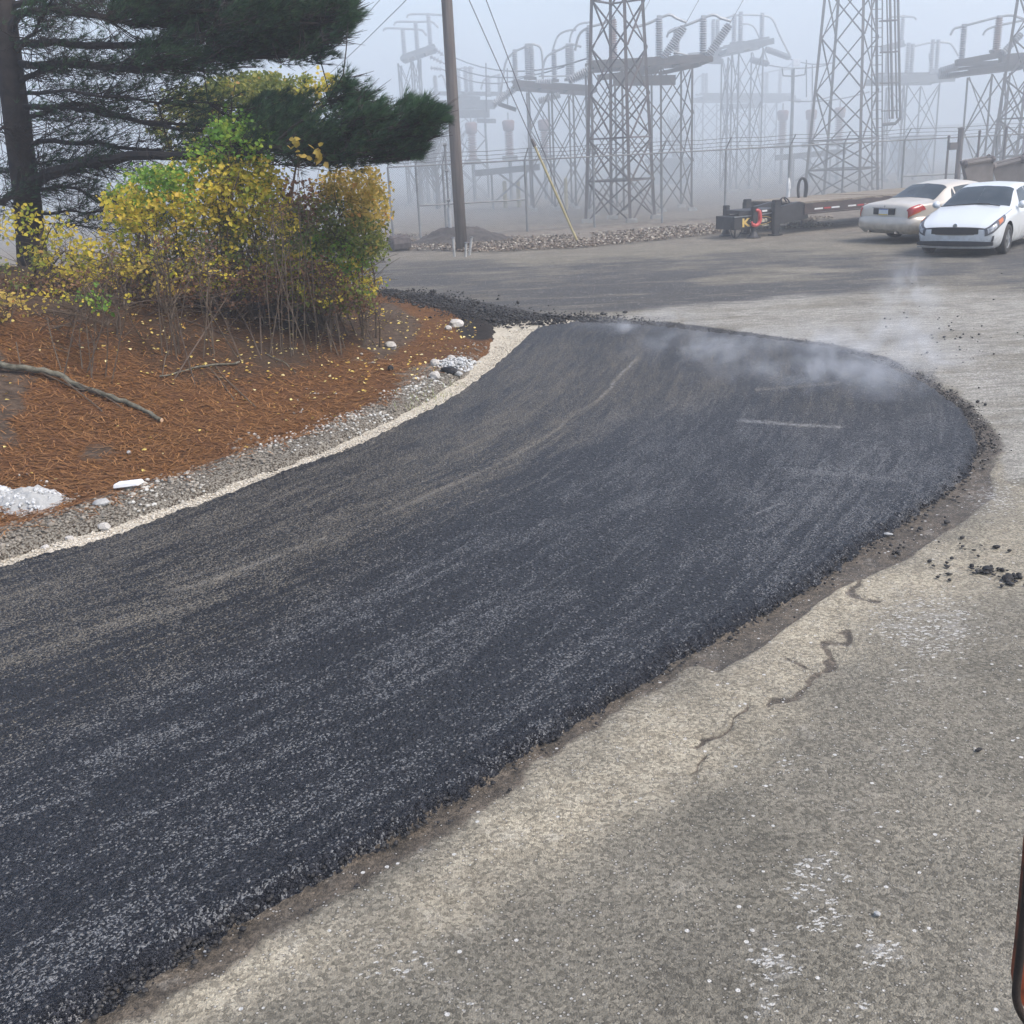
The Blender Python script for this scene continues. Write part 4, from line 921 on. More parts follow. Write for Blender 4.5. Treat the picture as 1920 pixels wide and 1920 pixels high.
def mound(name, label, cat, px_, py_, sx, sy, sz, mt, seed=0, n=2600, amp=.5):
    g_ = G(px_, py_); a = np.linspace(-1.1, 1.1, 46); gx_, gy_ = np.meshgrid(a, a, indexing='ij'); rr_ = np.hypot(gx_, gy_) + .25 * (fbm(gx_ * 2 + seed, gy_ * 2, 3) - .5)
    z = sz * (sstep(1, .1, rr_)) * (.7 + amp * (fbm(gx_ * 4 + seed, gy_ * 4 + seed, 4) - .3)) + sz * .12 * (vnoise(gx_ * 14 + seed, gy_ * 14) - .5) * sstep(1, .8, rr_) - .02
    o = np_mesh(name, np.stack([gx_ * sx, gy_ * sy, z], -1).reshape(-1, 3), grid_faces(46, 46), mt, smooth=False); o.location = g_ if px_ > 900 or py_ < 560 else (g_.x, g_.y, bank_z(g_.x, g_.y) - .01)
    return tag(o, label, cat)
M_mound = mat('dark_soil', (.035, .03, .028), (.08, .068, .06), 9, .95, bump=1, bscale=40)
mound('soil_mound', 'dark heap of soil behind the foot of the wooden pole', 'soil heap', 862, 455, 1.9, .9, .55, M_mound, 3)
# cut log left of the pole
g_ = G(752, 470); t = thing('log_stump', 'short dark sawn log lying left of the pole near the shrub', 'log', g_, R(20))
MB().lathe((-.28, 0, .2), (.26, .1, .2), [(0, .18), (.05, .22), (.5, .24), (.95, .21), (1, .17)], 10).build('trunk', mat('wet_log', (.06, .05, .048), (.12, .10, .095), 8, .9, bump=.8), t)
MB().lathe((.262, .1, .2), (.275, .103, .2), [(0, .16), (1, .15)], 10).build('cut_face', mat('grey_cut_wood', (.2, .17, .15), None, 8, .9), t)

# two tilted steel bins behind the cars
M_bin = mat('faded_brown_paint', (.115, .10, .092), (.165, .15, .14), 3, .8, .1, bump=.4, bscale=20)
def bin_(label, px_, D, ybase, rot, lean):
    c = B(px_, D); c.z = 0; t = thing('tilted_bin', label, 'steel bin', c, rot, 'tilted brown bins behind the cars')
    zb = P(px_, ybase, D).z; Lx = .74; Hz = .62
    rm = Matrix.Rotation(lean, 3, 'Y')
    def T(x, y, z): return rm @ Vector((x, y, z)) + Vector((0, 0, zb + .3))
    # front plate, tapered (wide on top), side plates and rim
    fr = [T(-Lx * .38, 0, -.3), T(Lx * .42, 0, -.3), T(Lx * .45, 0, Hz - .3), T(-Lx * .55, 0, Hz - .3)]
    bk = [p + rm @ Vector((.26, .6, 0)) for p in fr]
    MB().add(fr + [p + Vector((0, .04, 0)) for p in fr], [(0, 1, 2, 3), (7, 6, 5, 4), (0, 4, 5, 1), (1, 5, 6, 2), (2, 6, 7, 3), (3, 7, 4, 0)]).build('front_plate', M_bin, t)
    MB().add([fr[1], bk[1], bk[2], fr[2]] + [p + Vector((.04, 0, 0)) for p in (fr[1], bk[1], bk[2], fr[2])], [(0, 1, 2, 3), (7, 6, 5, 4), (0, 4, 5, 1), (1, 5, 6, 2), (2, 6, 7, 3), (3, 7, 4, 0)]).build('side_plate', M_bin, t)
    MB().add([fr[0], bk[0], bk[3], fr[3]] + [p - Vector((.04, 0, 0)) for p in (fr[0], bk[0], bk[3], fr[3])], [(0, 1, 2, 3), (7, 6, 5, 4), (0, 4, 5, 1), (1, 5, 6, 2), (2, 6, 7, 3), (3, 7, 4, 0)]).build('side_plate', M_bin, t)
    MB().add([bk[0], bk[1], bk[2], bk[3]] + [p + Vector((0, .04, 0)) for p in bk], [(0, 1, 2, 3), (7, 6, 5, 4), (0, 4, 5, 1), (1, 5, 6, 2), (2, 6, 7, 3), (3, 7, 4, 0)]).build('rear_plate', M_bin, t)
    for a, b in ((fr[3], fr[2]), (fr[2], bk[2]), (bk[2], bk[3]), (bk[3], fr[3])): MB().tube([a, b], .055, 7).build('rim', M_bin, t)
    for p in (fr[3], fr[2], bk[2]): MB().lathe(p + Vector((-.04, 0, 0)), p + Vector((.06, 0, 0)), [(0, .07), (.5, .1), (1, .07)], 8).build('hinge', M_steel_d, t)
    for x_ in (-.3, .35):
        MB().bar((x_, .1, 0), (x_, .1, zb + .1), .09).build('support_leg', M_steel_d, t); MB().bar((x_ + .2, .8, 0), (x_ + .2, .8, zb + .1), .09).build('support_leg', M_steel_d, t)
bin_('left one of the two tilted brown steel bins behind the parked cars', 1829, 28.6, 350, R(8), R(-6))
bin_('right one of the two tilted brown steel bins behind the parked cars', 1886, 29, 352, R(-4), R(-12))
# ================================================================== PINE, SHRUBS
M_pine = leaf_mat('pine_needles_green', [(0, (.012, .032, .018)), (.45, (.030, .072, .034)), (.8, (.06, .125, .052)), (1, (.12, .19, .075))], .5, .35)
PB = Vector((X_at(70, 16.4, 1.0), 16.4, 0)); PB.z = bank_z(PB.x, PB.y) - .05
pine = thing('pine_tree', 'big dark pine with long drooping boughs at the left edge', 'tree', PB)
ptop = P(8, -60, 16.4)
tr_pts = [Vector((0, 0, 0)), Vector((-.02, 0, .15))] + [P(a, b, 16.4) - PB for a, b in ((52, 380), (36, 260), (22, 150), (10, 50), (0, -60), (-30, -420))]
MB().tube(tr_pts, [.26, .22, .195, .19, .18, .17, .155, .11], 14).build('trunk', M_barkd, pine, True)
brm = []   # (points, r0, r1)
def limb(pts, r0, r1):
    # each limb keeps its own changing distance
    p3 = [P(a, b, D) - PB for a, b, D in pts]; p3 = smooth_line(p3, 4); n = len(p3)
    p3 = [p + Vector((random.gauss(0, .015), random.gauss(0, .02), random.gauss(0, .015))) for p in p3]
    MB().tube(p3, [r0 + (r1 - r0) * i / (n - 1) for i in range(n)], 7).build('bough', M_barkd, pine); brm.append(p3); return p3
limbs = [
 ([(12, 70, 16.4), (40, 30, 16.1), (95, 20, 15.8), (200, 30, 15.2), (310, 22, 14.7), (430, 20, 14.2), (560, 28, 13.8), (640, 22, 13.6)], .06, .015),
 ([(20, 85, 16.4), (100, 80, 15.9), (250, 86, 15), (400, 60, 14.3), (530, 48, 13.8), (650, 36, 13.4)], .06, .012),
 ([(22, 118, 16.4), (120, 122, 15.9), (270, 130, 15.2), (400, 112, 14.6), (560, 105, 14), (612, 92, 13.8)], .055, .012),
 ([(25, 160, 16.4), (80, 135, 16.2), (150, 118, 16.8), (230, 132, 17.2), (330, 136, 17.4), (480, 125, 17.6)], .045, .012),
 ([(28, 200, 16.4), (110, 202, 16), (190, 210, 15.6), (300, 236, 15.2), (420, 250, 14.6), (520, 262, 14.2)], .045, .012),
 ([(32, 232, 16.4), (90, 205, 16.6), (160, 196, 17), (260, 226, 17.2), (400, 236, 17), (520, 246, 16.6)], .04, .012),
 ([(40, 270, 16.4), (120, 268, 16), (240, 276, 15.6), (340, 292, 15.4), (430, 300, 15)], .04, .01),
 ([(52, 345, 16.4), (90, 326, 16), (130, 316, 15.6), (180, 303, 15.2), (260, 292, 14.6), (380, 290, 13.9), (480, 288, 13.4), (600, 268, 12.9), (700, 248, 12.6), (790, 222, 12.3)], .095, .016),
 ([(60, 360, 16.4), (130, 352, 16.9), (180, 375, 17.4), (230, 400, 17.8)], .03, .008),
 ([(75, 398, 16.4), (140, 396, 16), (230, 400, 15.6), (300, 410, 15.4)], .022, .006),
 ([(80, 420, 16.4), (150, 424, 16.8), (250, 430, 17)], .016, .005),
 ([(45, 300, 16.4), (90, 304, 16.2), (150, 300, 15.8), (220, 318, 15.4)], .02, .006),
 ([(30, 100, 16.4), (60, 60, 15.4), (90, 10, 14.6), (120, -60, 14)], .03, .01),
 ([(60, 340, 16.4), (30, 360, 16), (-10, 380, 15.6), (-80, 390, 15)], .07, .03),
 ([(60, 320, 16.4), (20, 322, 16.6), (-30, 316, 17)], .03, .01),
 ([(40, 250, 16.4), (10, 240, 16), (-40, 250, 15.6)], .03, .01),
 ([(20, 10, 16.4), (120, -12, 15.8), (260, -20, 15), (420, -14, 14.2), (560, -10, 13.6)], .05, .012),
 ([(30, 175, 16.4), (130, 172, 15.4), (260, 186, 14.7), (390, 190, 14.2)], .03, .008),
 ([(480, 288, 13.4), (540, 250, 13.2), (600, 205, 13), (645, 140, 12.8)], .03, .008),
 ([(600, 268, 12.9), (650, 240, 12.7), (690, 180, 12.5)], .02, .006)]
LB = [limb(*l) for l in limbs]
# side twigs and needle tufts
class Twigs:
    def __init__(s): s.v = []; s.f = []; s.n = 0
    def add(s, p, q, r0, r1, mid=None):
        pts = [p, mid, q] if mid is not None else [p, q]; rr = [r0, (r0 + r1) / 2, r1] if mid is not None else [r0, r1]
        for i, (c, r_) in enumerate(zip(pts, rr)):
            for k in range(3):
                a = 2.09 * k; s.v.append((c[0] + .0, c[1] + r_ * math.cos(a), c[2] + r_ * math.sin(a)) if abs(q[0] - p[0]) > abs(q[2] - p[2]) else (c[0] + r_ * math.cos(a), c[1] + r_ * math.sin(a), c[2]))
        for i in range(len(pts) - 1):
            b = s.n + i * 3
            for k in range(3): s.f.append((b + k, b + (k + 1) % 3, b + 3 + (k + 1) % 3, b + 3 + k))
        s.n += len(pts) * 3
    def build(s, name, mt, parent, kind='stuff'):
        o = np_mesh(name, np.array(s.v), np.array(s.f), mt, parent); o['kind'] = kind; return o
tw = Twigs(); tuft_p = []; tuft_d = []
def near_limb(p):
    best = None; bd_ = 1e9
    for L_ in LB:
        for q in L_[::3]:
            d = (q - p).length
            if d < bd_ and q.x < p.x + .05: bd_ = d; best = q
    return best, bd_
outline = None
def spray(p, d, L_, n, r0=.007, droop=0):
    "p base, d direction, n tufts along"
    d = d.normalized(); m_ = p + d * L_ * .5 + Vector((0, 0, -droop * L_)); q = p + d * L_ + Vector((0, 0, random.uniform(-.02, .1) * L_))
    if outline is not None:
        a_, b_ = project(q + PB)
        if float(poly_dist(outline, np.array([a_]), np.array([b_]))[0]) < -8: q = p.lerp(q, .55); m_ = p.lerp(q, .5)
    tw.add(p, q, r0 * .8, .002, m_)
    for k in range(n):
        t_ = .25 + .75 * (k + random.random()) / n; c = p.lerp(m_, t_ * 2) if t_ < .5 else m_.lerp(q, t_ * 2 - 1)
        sd_ = Vector((random.gauss(0, 1), random.gauss(0, 1), random.gauss(0, .7))).normalized() * random.uniform(.0, .11) * (1.2 - t_ * .7)
        cc = c + sd_
        if outline is not None:
            a_, b_ = project(cc + PB)
            if float(poly_dist(outline, np.array([a_]), np.array([b_]))[0]) < random.gauss(-3, 6) + 36 * (float(vnoise(np.array([a_ / 13 + 40]), np.array([b_ / 9 + 40]))[0]) - .45): continue
        tuft_p.append(cc); tuft_d.append((d + sd_ * 5 + Vector((0, 0, .35))).normalized())
        if sd_.length > .05: tw.add(c, c + sd_, .002, .0012)
def fill(ells, nspray, per, L_=(.3, .6)):
    for (cx_, cy_, rx, ry, D0, D1, wt) in ells:
        for _ in range(int(nspray * wt)):
            while True:
                a, b = random.uniform(-1, 1), random.uniform(-1, 1)
                if a * a + b * b < 1: break
            D_ = random.uniform(D0, D1); p = P(cx_ + a * rx, cy_ + b * ry, D_) - PB
            if vnoise(np.array([p.x * 1.3 + 50]), np.array([p.z * 6.5 - p.x * 1.2 + p.y * 1.5 + 50]))[0] < .45: continue
            d = Vector((.9 + .3 * a, random.gauss(0, .42), random.gauss(.30, .18) - .22 * b))
            spray(p, d, random.uniform(*L_), per)
            if random.random() < .3:
                q, dd = near_limb(p)
                if q is not None and dd < 2.2: tw.add(q, p, .010, .006, q.lerp(p, .5) + Vector((0, 0, -.04)))
# dense upper bough mass
outline = [(150, -60), (640, -60), (668, 22), (645, 60), (610, 86), (632, 108), (560, 122), (520, 142), (430, 152), (300, 146), (180, 120)]
fill([(330, 34, 141, 24.48, 14, 16, 1), (470, 29, 112.8, 33.12, 13.4, 15.5, 1.35), (400, 90, 122.2, 28.8, 13.8, 16, 1.1), (520, 84, 84.6, 30.24, 13.4, 15, 1), (590, 54, 51.7, 25.92, 13.2, 14.6, 0.55), (630, 28, 32.9, 18.72, 13, 14, 0.25), (620, 72, 35.72, 15.84, 13, 14, 0.2), (560, 112, 56.4, 10.08, 13.4, 14.6, 0.25), (330, 119, 112.8, 14.4, 14, 16, 0.5), (380, -11, 188, 14.4, 13.6, 16, 0.8)], 400, 8)
# lower bough mass
outline = [(420, 205), (500, 185), (560, 162), (596, 142), (612, 112), (664, 122), (655, 165), (668, 178), (684, 158), (700, 186), (730, 200), (762, 180), (826, 200), (830, 226), (796, 250), (780, 284), (730, 304), (690, 314), (600, 314), (500, 314), (430, 296), (410, 240)]
fill([(520, 260, 67.5, 32.2, 12.8, 14.2, 0.9), (600, 255, 72, 36.4, 12.5, 14, 1.15), (690, 250, 67.5, 29.4, 12.3, 13.6, 1.1), (755, 225, 46.8, 23.8, 12.1, 13.2, 0.6), (790, 220, 25.2, 16.8, 12.1, 13, 0.22), (700, 292, 81, 14, 12.3, 13.4, 0.5), (590, 210, 49.5, 23.8, 12.8, 14, 0.45), (630, 170, 25.2, 18.2, 12.7, 13.6, 0.18), (655, 140, 14.4, 9.8, 12.7, 13.4, 0.05), (685, 190, 19.8, 11.2, 12.4, 13, 0.09), (480, 225, 54, 28, 13.4, 15, 0.4), (600, 306, 99, 11.2, 12.6, 14, 0.35), (780, 260, 27, 11.2, 12.2, 13, 0.15)], 420, 9)
# thin shaded inside of the crown
outline = None
fill([(110, 60, 110, 40, 14.5, 17.5, 0.35), (200, 160, 180, 32, 14.6, 17.5, 0.75), (110, 215, 100, 24, 15, 17, 0.32), (300, 205, 130, 24, 14.4, 17, 0.45), (180, 255, 120, 14.4, 15, 17, 0.22), (330, 270, 90, 17.6, 14, 16, 0.35), (70, 250, 60, 32, 15, 17, 0.18), (20, 60, 50, 48, 14.5, 17, 0.2), (220, 100, 120, 16, 15, 17, 0.25), (150, 170, 120, 9.6, 15, 17, 0.3), (240, 228, 120, 8, 15, 17, 0.3), (120, 130, 90, 8, 15, 17, 0.3)], 70, 6, (.35, .8))
for L_ in LB:
    n = len(L_)
    for i in range(max(2, n // 7), n):
        for _ in range(3):
            p = L_[i] + Vector((random.gauss(0, .03), random.gauss(0, .05), random.gauss(0, .03)))
            if vnoise(np.array([p.x * 1.6 + 80]), np.array([p.z * 3 + 80]))[0] < .34 or project(p + PB)[0] > 420: continue
            spray(p, Vector((random.uniform(.2, 1), random.choice((-1, 1)) * random.uniform(.2, .8), random.gauss(.05, .16))), random.uniform(.3, .75), 6)
# dead bare twigs in the shade
for L_ in LB:
    n = len(L_)
    for i in range(1, n - 1):
        for _ in range(5):
            p = L_[i].lerp(L_[i + 1], random.random()); ln = random.uniform(.25, .95)
            d = Vector((random.uniform(.1, 1), random.choice((-1, 1)) * random.uniform(.2, .9), random.gauss(-.08, .34))).normalized(); q = p + d * ln
            if project(q + PB)[0] > 470 or (project(q + PB)[0] > 300 and random.random() < .5): continue
            tw.add(p, q, .008, .0025, p.lerp(q, .5) + Vector((0, 0, random.gauss(0, .05))))
            for _2 in range(3):
                s_ = p.lerp(q, random.uniform(.3, 1)); e = s_ + Vector((random.uniform(0, .35), random.gauss(0, .2), random.gauss(0, .16))); tw.add(s_, e, .004, .0018)
tw.build('twigs', M_barkd, pine)
def tufts(tp, td, per=17, ln=(.085, .14), wd=.0024):
    tp = np.array([p[:] for p in tp]); td = np.array([d[:] for d in td]); n = len(tp)
    base = np.repeat(tp, per, 0); d = np.repeat(td, per, 0) + rng.normal(0, .30, (n * per, 3)); d /= np.linalg.norm(d, axis=1, keepdims=True)
    L_ = rng.uniform(*ln, n * per)[:, None]; r = rng.normal(0, 1, d.shape); s_ = np.cross(d, r); s_ /= np.linalg.norm(s_, axis=1, keepdims=True); s_ = s_ * wd
    b0_ = base + d * .008; tip = base + d * L_; tip[:, 2] -= L_[:, 0] * .12
    V = np.stack([b0_ - s_, b0_ + s_, tip], 1).reshape(-1, 3); tone = np.clip(np.repeat(rng.random(n) * .7, per) + rng.random(n * per) * .3, 0, 1)
    return V, np.arange(len(V)).reshape(-1, 3), tone
V, Fc, tn = tufts(tuft_p, tuft_d)
o = np_mesh('needles', V, Fc, M_pine, pine, fattr=dict(tone=tn)); o['kind'] = 'stuff'
print('tufts', len(tuft_p))

# ---------------------------------------------------------------- shrubs
M_stem = mat('shrub_stem', (.055, .04, .028), (.12, .088, .06), 12, .85)
M_stemd = mat('shrub_stem_dark', (.05, .035, .026), (.10, .07, .05), 12, .9)
GRN = [(0, (.06, .16, .02)), (.45, (.17, .33, .045)), (.8, (.34, .44, .06)), (1, (.5, .46, .06))]
MIXED = [(0, (.10, .18, .025)), (.25, (.30, .34, .035)), (.5, (.62, .50, .05)), (.9, (.78, .58, .10)), (1, (.52, .24, .06))]
OLV = [(0, (.07, .10, .03)), (.4, (.16, .20, .045)), (.7, (.28, .29, .06)), (.9, (.44, .35, .08)), (1, (.44, .17, .07))]
GLD = [(0, (.22, .20, .04)), (.4, (.46, .35, .07)), (.8, (.66, .47, .13)), (1, (.6, .26, .07))]
BRN = [(0, (.10, .055, .035)), (.5, (.19, .10, .06)), (.9, (.30, .17, .09)), (1, (.5, .3, .1))]
SHM = {k: leaf_mat('shrub_leaves_' + k, v, .5, .5) for k, v in dict(green=GRN, mixed=MIXED, olive=OLV, gold=GLD, brown=BRN).items()}
def shrub(name, label, cat, px_, D, stems, clumps, leafn, size, group=None, base_spread=.5, stem_mt=None, seed=0, rs=.014, twigs=3, name_leaf='foliage'):
    """clumps: (px, py, rx, ry, D0, D1, weight, material key)"""
    rnd = random.Random(seed); x0 = X_at(px_, D, 1.0); zb = bank_z(x0, D) if (-17 < x0 < 1.3 and D < 21.5) else 0; c = Vector((x0, D, zb - .03))
    t = thing(name, label, cat, c, 0, group); tot = sum(q[6] for q in clumps); tg = Twigs(); wts = [q[6] for q in clumps]; by = {}
    for s_ in range(stems):
        q = rnd.choices(clumps, wts)[0]; a = rnd.uniform(0, 6.28); rr_ = rnd.uniform(0, .75)
        e = P(q[0] + math.cos(a) * rr_ * q[2], q[1] + math.sin(a) * rr_ * q[3], rnd.uniform(q[4], q[5])) - c
        bx = (e.x * .35 + rnd.gauss(0, base_spread * .6)); by_ = rnd.gauss(0, base_spread * .5); b_ = Vector((bx, by_, 0)); wx, wy = b_.x + c.x, b_.y + c.y
        for _try in range(30):
            if D > 18 or float(poly_dist(bank_xy, np.array([wx]), np.array([wy]))[0]) > 1.5: break
            b_ = Vector((e.x * .35 * rnd.random() + rnd.gauss(0, base_spread * .4) * (1 - _try / 30), rnd.gauss(0, base_spread * .4) * (1 - _try / 30), 0)); wx, wy = b_.x + c.x, b_.y + c.y
        b_.z = (bank_z(wx, wy) if (-17 < wx < 1.3 and wy < 21.5) else 0) - c.z - .03
        m_ = b_.lerp(e, .5) + Vector((rnd.gauss(0, .08), rnd.gauss(0, .08), abs(e.z) * .12)); pts = smooth_line([b_, m_, e], 4); n = len(pts)
        MB().tube(pts, [rs * rnd.uniform(.7, 1.2) * (1 - .75 * i / n) for i in range(n)], 5).build('stem', stem_mt or M_stem, t)
        for _ in range(twigs * 4):
            i = rnd.randint(2, n - 2); p = pts[i].lerp(pts[i + 1] if i + 1 < n else pts[i], rnd.random()); d = Vector((rnd.gauss(0, .5), rnd.gauss(0, .5), rnd.uniform(.0, .6))); q_ = p + d * rnd.uniform(.2, .6)
            tg.add(p, q_, .0045, .0015, p.lerp(q_, .5) + Vector((0, 0, .03)))
    for q in clumps:
        nl = int(leafn * q[6] / tot); nt_ = max(1, nl // 9)
        # leaves sit along short shoots
        a = rng.uniform(0, 6.28, nt_); r_ = np.sqrt(rng.random(nt_)); cx_ = q[0] + np.cos(a) * r_ * q[2]; cy_ = q[1] + np.sin(a) * r_ * q[3]; dd = rng.uniform(q[4], q[5], nt_)
        ctr = np.array([(P(u_, v_, w_) - c)[:] for u_, v_, w_ in zip(cx_, cy_, dd)])
        sdir = rng.normal(0, 1, (nt_, 3)) * np.array([1, .8, .5]) + np.array([.3, -.2, .15]); sdir /= np.linalg.norm(sdir, axis=1, keepdims=True); sl = rng.uniform(.12, .34, nt_)
        for i in range(nt_):
            if i % 2 == 0: tg.add(ctr[i] - sdir[i] * sl[i] * .6, ctr[i] + sdir[i] * sl[i] * .5, .003, .0012)
        k = 9; tt = np.tile(np.linspace(-.5, .5, k), nt_)[:, None]
        pos = np.repeat(ctr, k, 0) + np.repeat(sdir * sl[:, None], k, 0) * tt + rng.normal(0, .028, (nt_ * k, 3))
        nn = rng.normal(0, .55, (nt_ * k, 3)) + np.array([.1, -.55, .55]); sz = np.repeat(rng.uniform(.75, 1.2, nt_), k) * rng.uniform(.7, 1.25, nt_ * k) * size
        tn_ = np.clip(np.repeat(rng.random(nt_), k) * .6 + rng.random(nt_ * k) * .4, 0, 1); by.setdefault(q[7], []).append((pos, nn, sz, tn_))
    for key, L_ in by.items():
        cc = [np.concatenate([l[i] for l in L_]) for i in range(4)]
        leaf_mesh(name_leaf, cc[0], cc[1], cc[2], SHM[key], t, cc[3])
    tg.build('twigs', stem_mt or M_stem, t)
    return t
GRP = 'shrubs along the bank'
shrub('shrub', 'tall shrub with bright green top and yellow middle, centre of the thicket', 'shrub', 430, 13.6, 20,
      [(450, 250, 60, 36, 13.2, 14.4, .8, 'green'), (430, 285, 80, 30, 13.0, 14.4, .8, 'green'), (400, 340, 110, 45, 12.9, 14.6, 1.5, 'mixed'), (430, 380, 110, 48, 12.9, 14.6, 1.7, 'mixed'), (470, 330, 60, 40, 13, 14.4, .7, 'mixed'), (380, 430, 90, 40, 13, 14.6, .6, 'mixed'), (440, 460, 80, 50, 13, 14.5, .35, 'olive'), (500, 420, 50, 50, 13, 14.5, .4, 'mixed'), (420, 510, 110, 44, 12.9, 14.2, .6, 'mixed'), (360, 470, 80, 50, 12.9, 14.2, .4, 'olive')],
      8600, .052, GRP, seed=1)
shrub('shrub', 'green and yellow shrub arching right of the pine trunk', 'shrub', 290, 13.2, 18,
      [(290, 350, 78, 36, 12.6, 14, 1.0, 'green'), (250, 385, 60, 34, 12.6, 14, .9, 'mixed'), (310, 400, 70, 36, 12.6, 14, .9, 'mixed'), (230, 430, 60, 50, 12.6, 14, .5, 'mixed'), (300, 330, 40, 18, 12.6, 13.8, .5, 'green'), (340, 480, 50, 60, 12.8, 14, .3, 'mixed'), (240, 490, 90, 50, 12.4, 13.6, .7, 'mixed'), (280, 520, 90, 34, 12.3, 13.4, .35, 'gold')],
      3800, .053, GRP, seed=2)
shrub('shrub', 'sparse yellow shrub at the foot of the pine trunk', 'shrub', 110, 13.0, 16,
      [(60, 430, 70, 40, 12.4, 14, .5, 'mixed'), (120, 470, 70, 45, 12.4, 14, .8, 'mixed'), (40, 500, 60, 40, 12.4, 14, .5, 'olive'), (170, 500, 60, 40, 12.4, 14, .8, 'mixed'), (110, 530, 90, 24, 12.4, 14, .5, 'gold')],
      1500, .05, GRP, seed=3)
shrub('shrub', 'rounded olive and gold shrub under the pine bough, rightmost of the thicket', 'shrub', 640, 14.2, 22,
      [(660, 350, 62, 34, 13.6, 15.2, 1.2, 'gold'), (690, 390, 36, 40, 13.6, 15, .8, 'gold'), (600, 420, 80, 55, 13.6, 15.2, 1.6, 'olive'), (670, 440, 50, 50, 13.5, 15, 1.1, 'olive'), (620, 480, 80, 50, 13.5, 15, 1.3, 'green'), (700, 460, 22, 40, 13.6, 14.8, .4, 'olive'), (570, 470, 60, 50, 13.6, 15, .6, 'olive'), (650, 520, 70, 30, 13.5, 15, .6, 'mixed'), (560, 390, 60, 50, 14, 15.4, .7, 'brown'), (590, 540, 80, 24, 13.4, 15, .5, 'brown'), (620, 560, 90, 22, 13, 14.4, .7, 'olive'), (540, 500, 70, 50, 13.2, 14.6, .6, 'mixed')],
      11500, .05, GRP, seed=4)
shrub('shrub', 'brown leafless undergrowth filling the foot of the thicket', 'shrub', 420, 13.0, 26,
      [(200, 540, 200, 30, 12.4, 14, 1, 'brown'), (420, 530, 120, 45, 12.6, 14, 1.1, 'brown'), (560, 530, 90, 45, 12.9, 14.4, 1.2, 'brown'), (640, 560, 70, 22, 13, 14.4, .7, 'brown'), (500, 470, 80, 40, 13, 14.4, .5, 'olive'), (330, 500, 120, 40, 12.7, 14.2, .6, 'mixed'), (470, 520, 110, 40, 12.8, 14.2, .45, 'olive'), (620, 540, 80, 30, 12.9, 14.2, .4, 'mixed'), (60, 550, 90, 22, 12.4, 13.6, .5, 'brown')],
      11500, .036, GRP, base_spread=2.0, stem_mt=M_stemd, seed=5, rs=.009, twigs=6)
shrub('shrub', 'low orange and yellow seedlings at the left foot of the bank', 'shrub', 30, 11.2, 10, [(20, 565, 50, 16, 10.8, 11.8, 1, 'gold'), (90, 560, 60, 14, 10.8, 11.8, .6, 'mixed'), (180, 565, 30, 14, 10.6, 11.4, .8, 'green')], 330, .045, GRP, seed=6, rs=.006)
shrub('background_tree', 'loose olive tree behind the pine bough', 'tree', 440, 19.0, 20,
      [(400, 185, 90, 36, 18, 20.5, 1, 'olive'), (470, 175, 90, 34, 18, 20.5, 1.2, 'olive'), (520, 160, 60, 26, 18, 20.5, .6, 'olive'), (350, 240, 70, 50, 18, 20.5, .7, 'olive'), (560, 200, 50, 40, 18, 20.5, .4, 'olive'), (430, 240, 90, 40, 18, 20.5, .6, 'olive'), (600, 160, 30, 20, 18, 20, .2, 'mixed')],
      6500, .07, seed=7, stem_mt=M_stemd, rs=.03, name_leaf='crown')
# single sprigs with large yellow leaves in front of the bough
shrub('sapling', 'slim sapling holding a few big yellow leaves against the dark bough', 'sapling', 560, 12.7, 4, [(556, 278, 12, 8, 12.2, 12.5, 1, 'gold'), (590, 290, 14, 10, 12.2, 12.5, 1, 'gold'), (604, 305, 8, 8, 12.2, 12.5, .6, 'gold')], 40, .085, 'thin saplings in front of the thicket', base_spread=.15, seed=8, rs=.006, twigs=1)
for i, (px_, D_, top_, lb) in enumerate(((215, 11.6, 470, 'thin bare sapling rising from the needles below the pine'), (305, 11.4, 430, 'bare brown sapling left of the leaf-covered centre shrub'), (385, 11.8, 450, 'pale leaning sapling in front of the centre shrub'), (520, 12.4, 380, 'tall thin sapling between the two leafy shrubs'), (700, 13.6, 500, 'wiry brown sapling at the right end of the thicket'), (160, 10.6, 505, 'short twiggy sapling on the needle bank'), (600, 13, 490, 'brown crooked sapling under the rightmost shrub'))):
    shrub('sapling', lb, 'sapling', px_, D_, 7, [(px_ - 6, top_ + 20, 26, 26, D_ - .4, D_ + .5, 1, 'brown'), (px_ + 10, top_ + 60, 30, 30, D_ - .4, D_ + .5, .6, 'mixed')], 60, .035, 'thin saplings in front of the thicket', base_spread=.22, seed=20 + i, rs=.008, twigs=3)

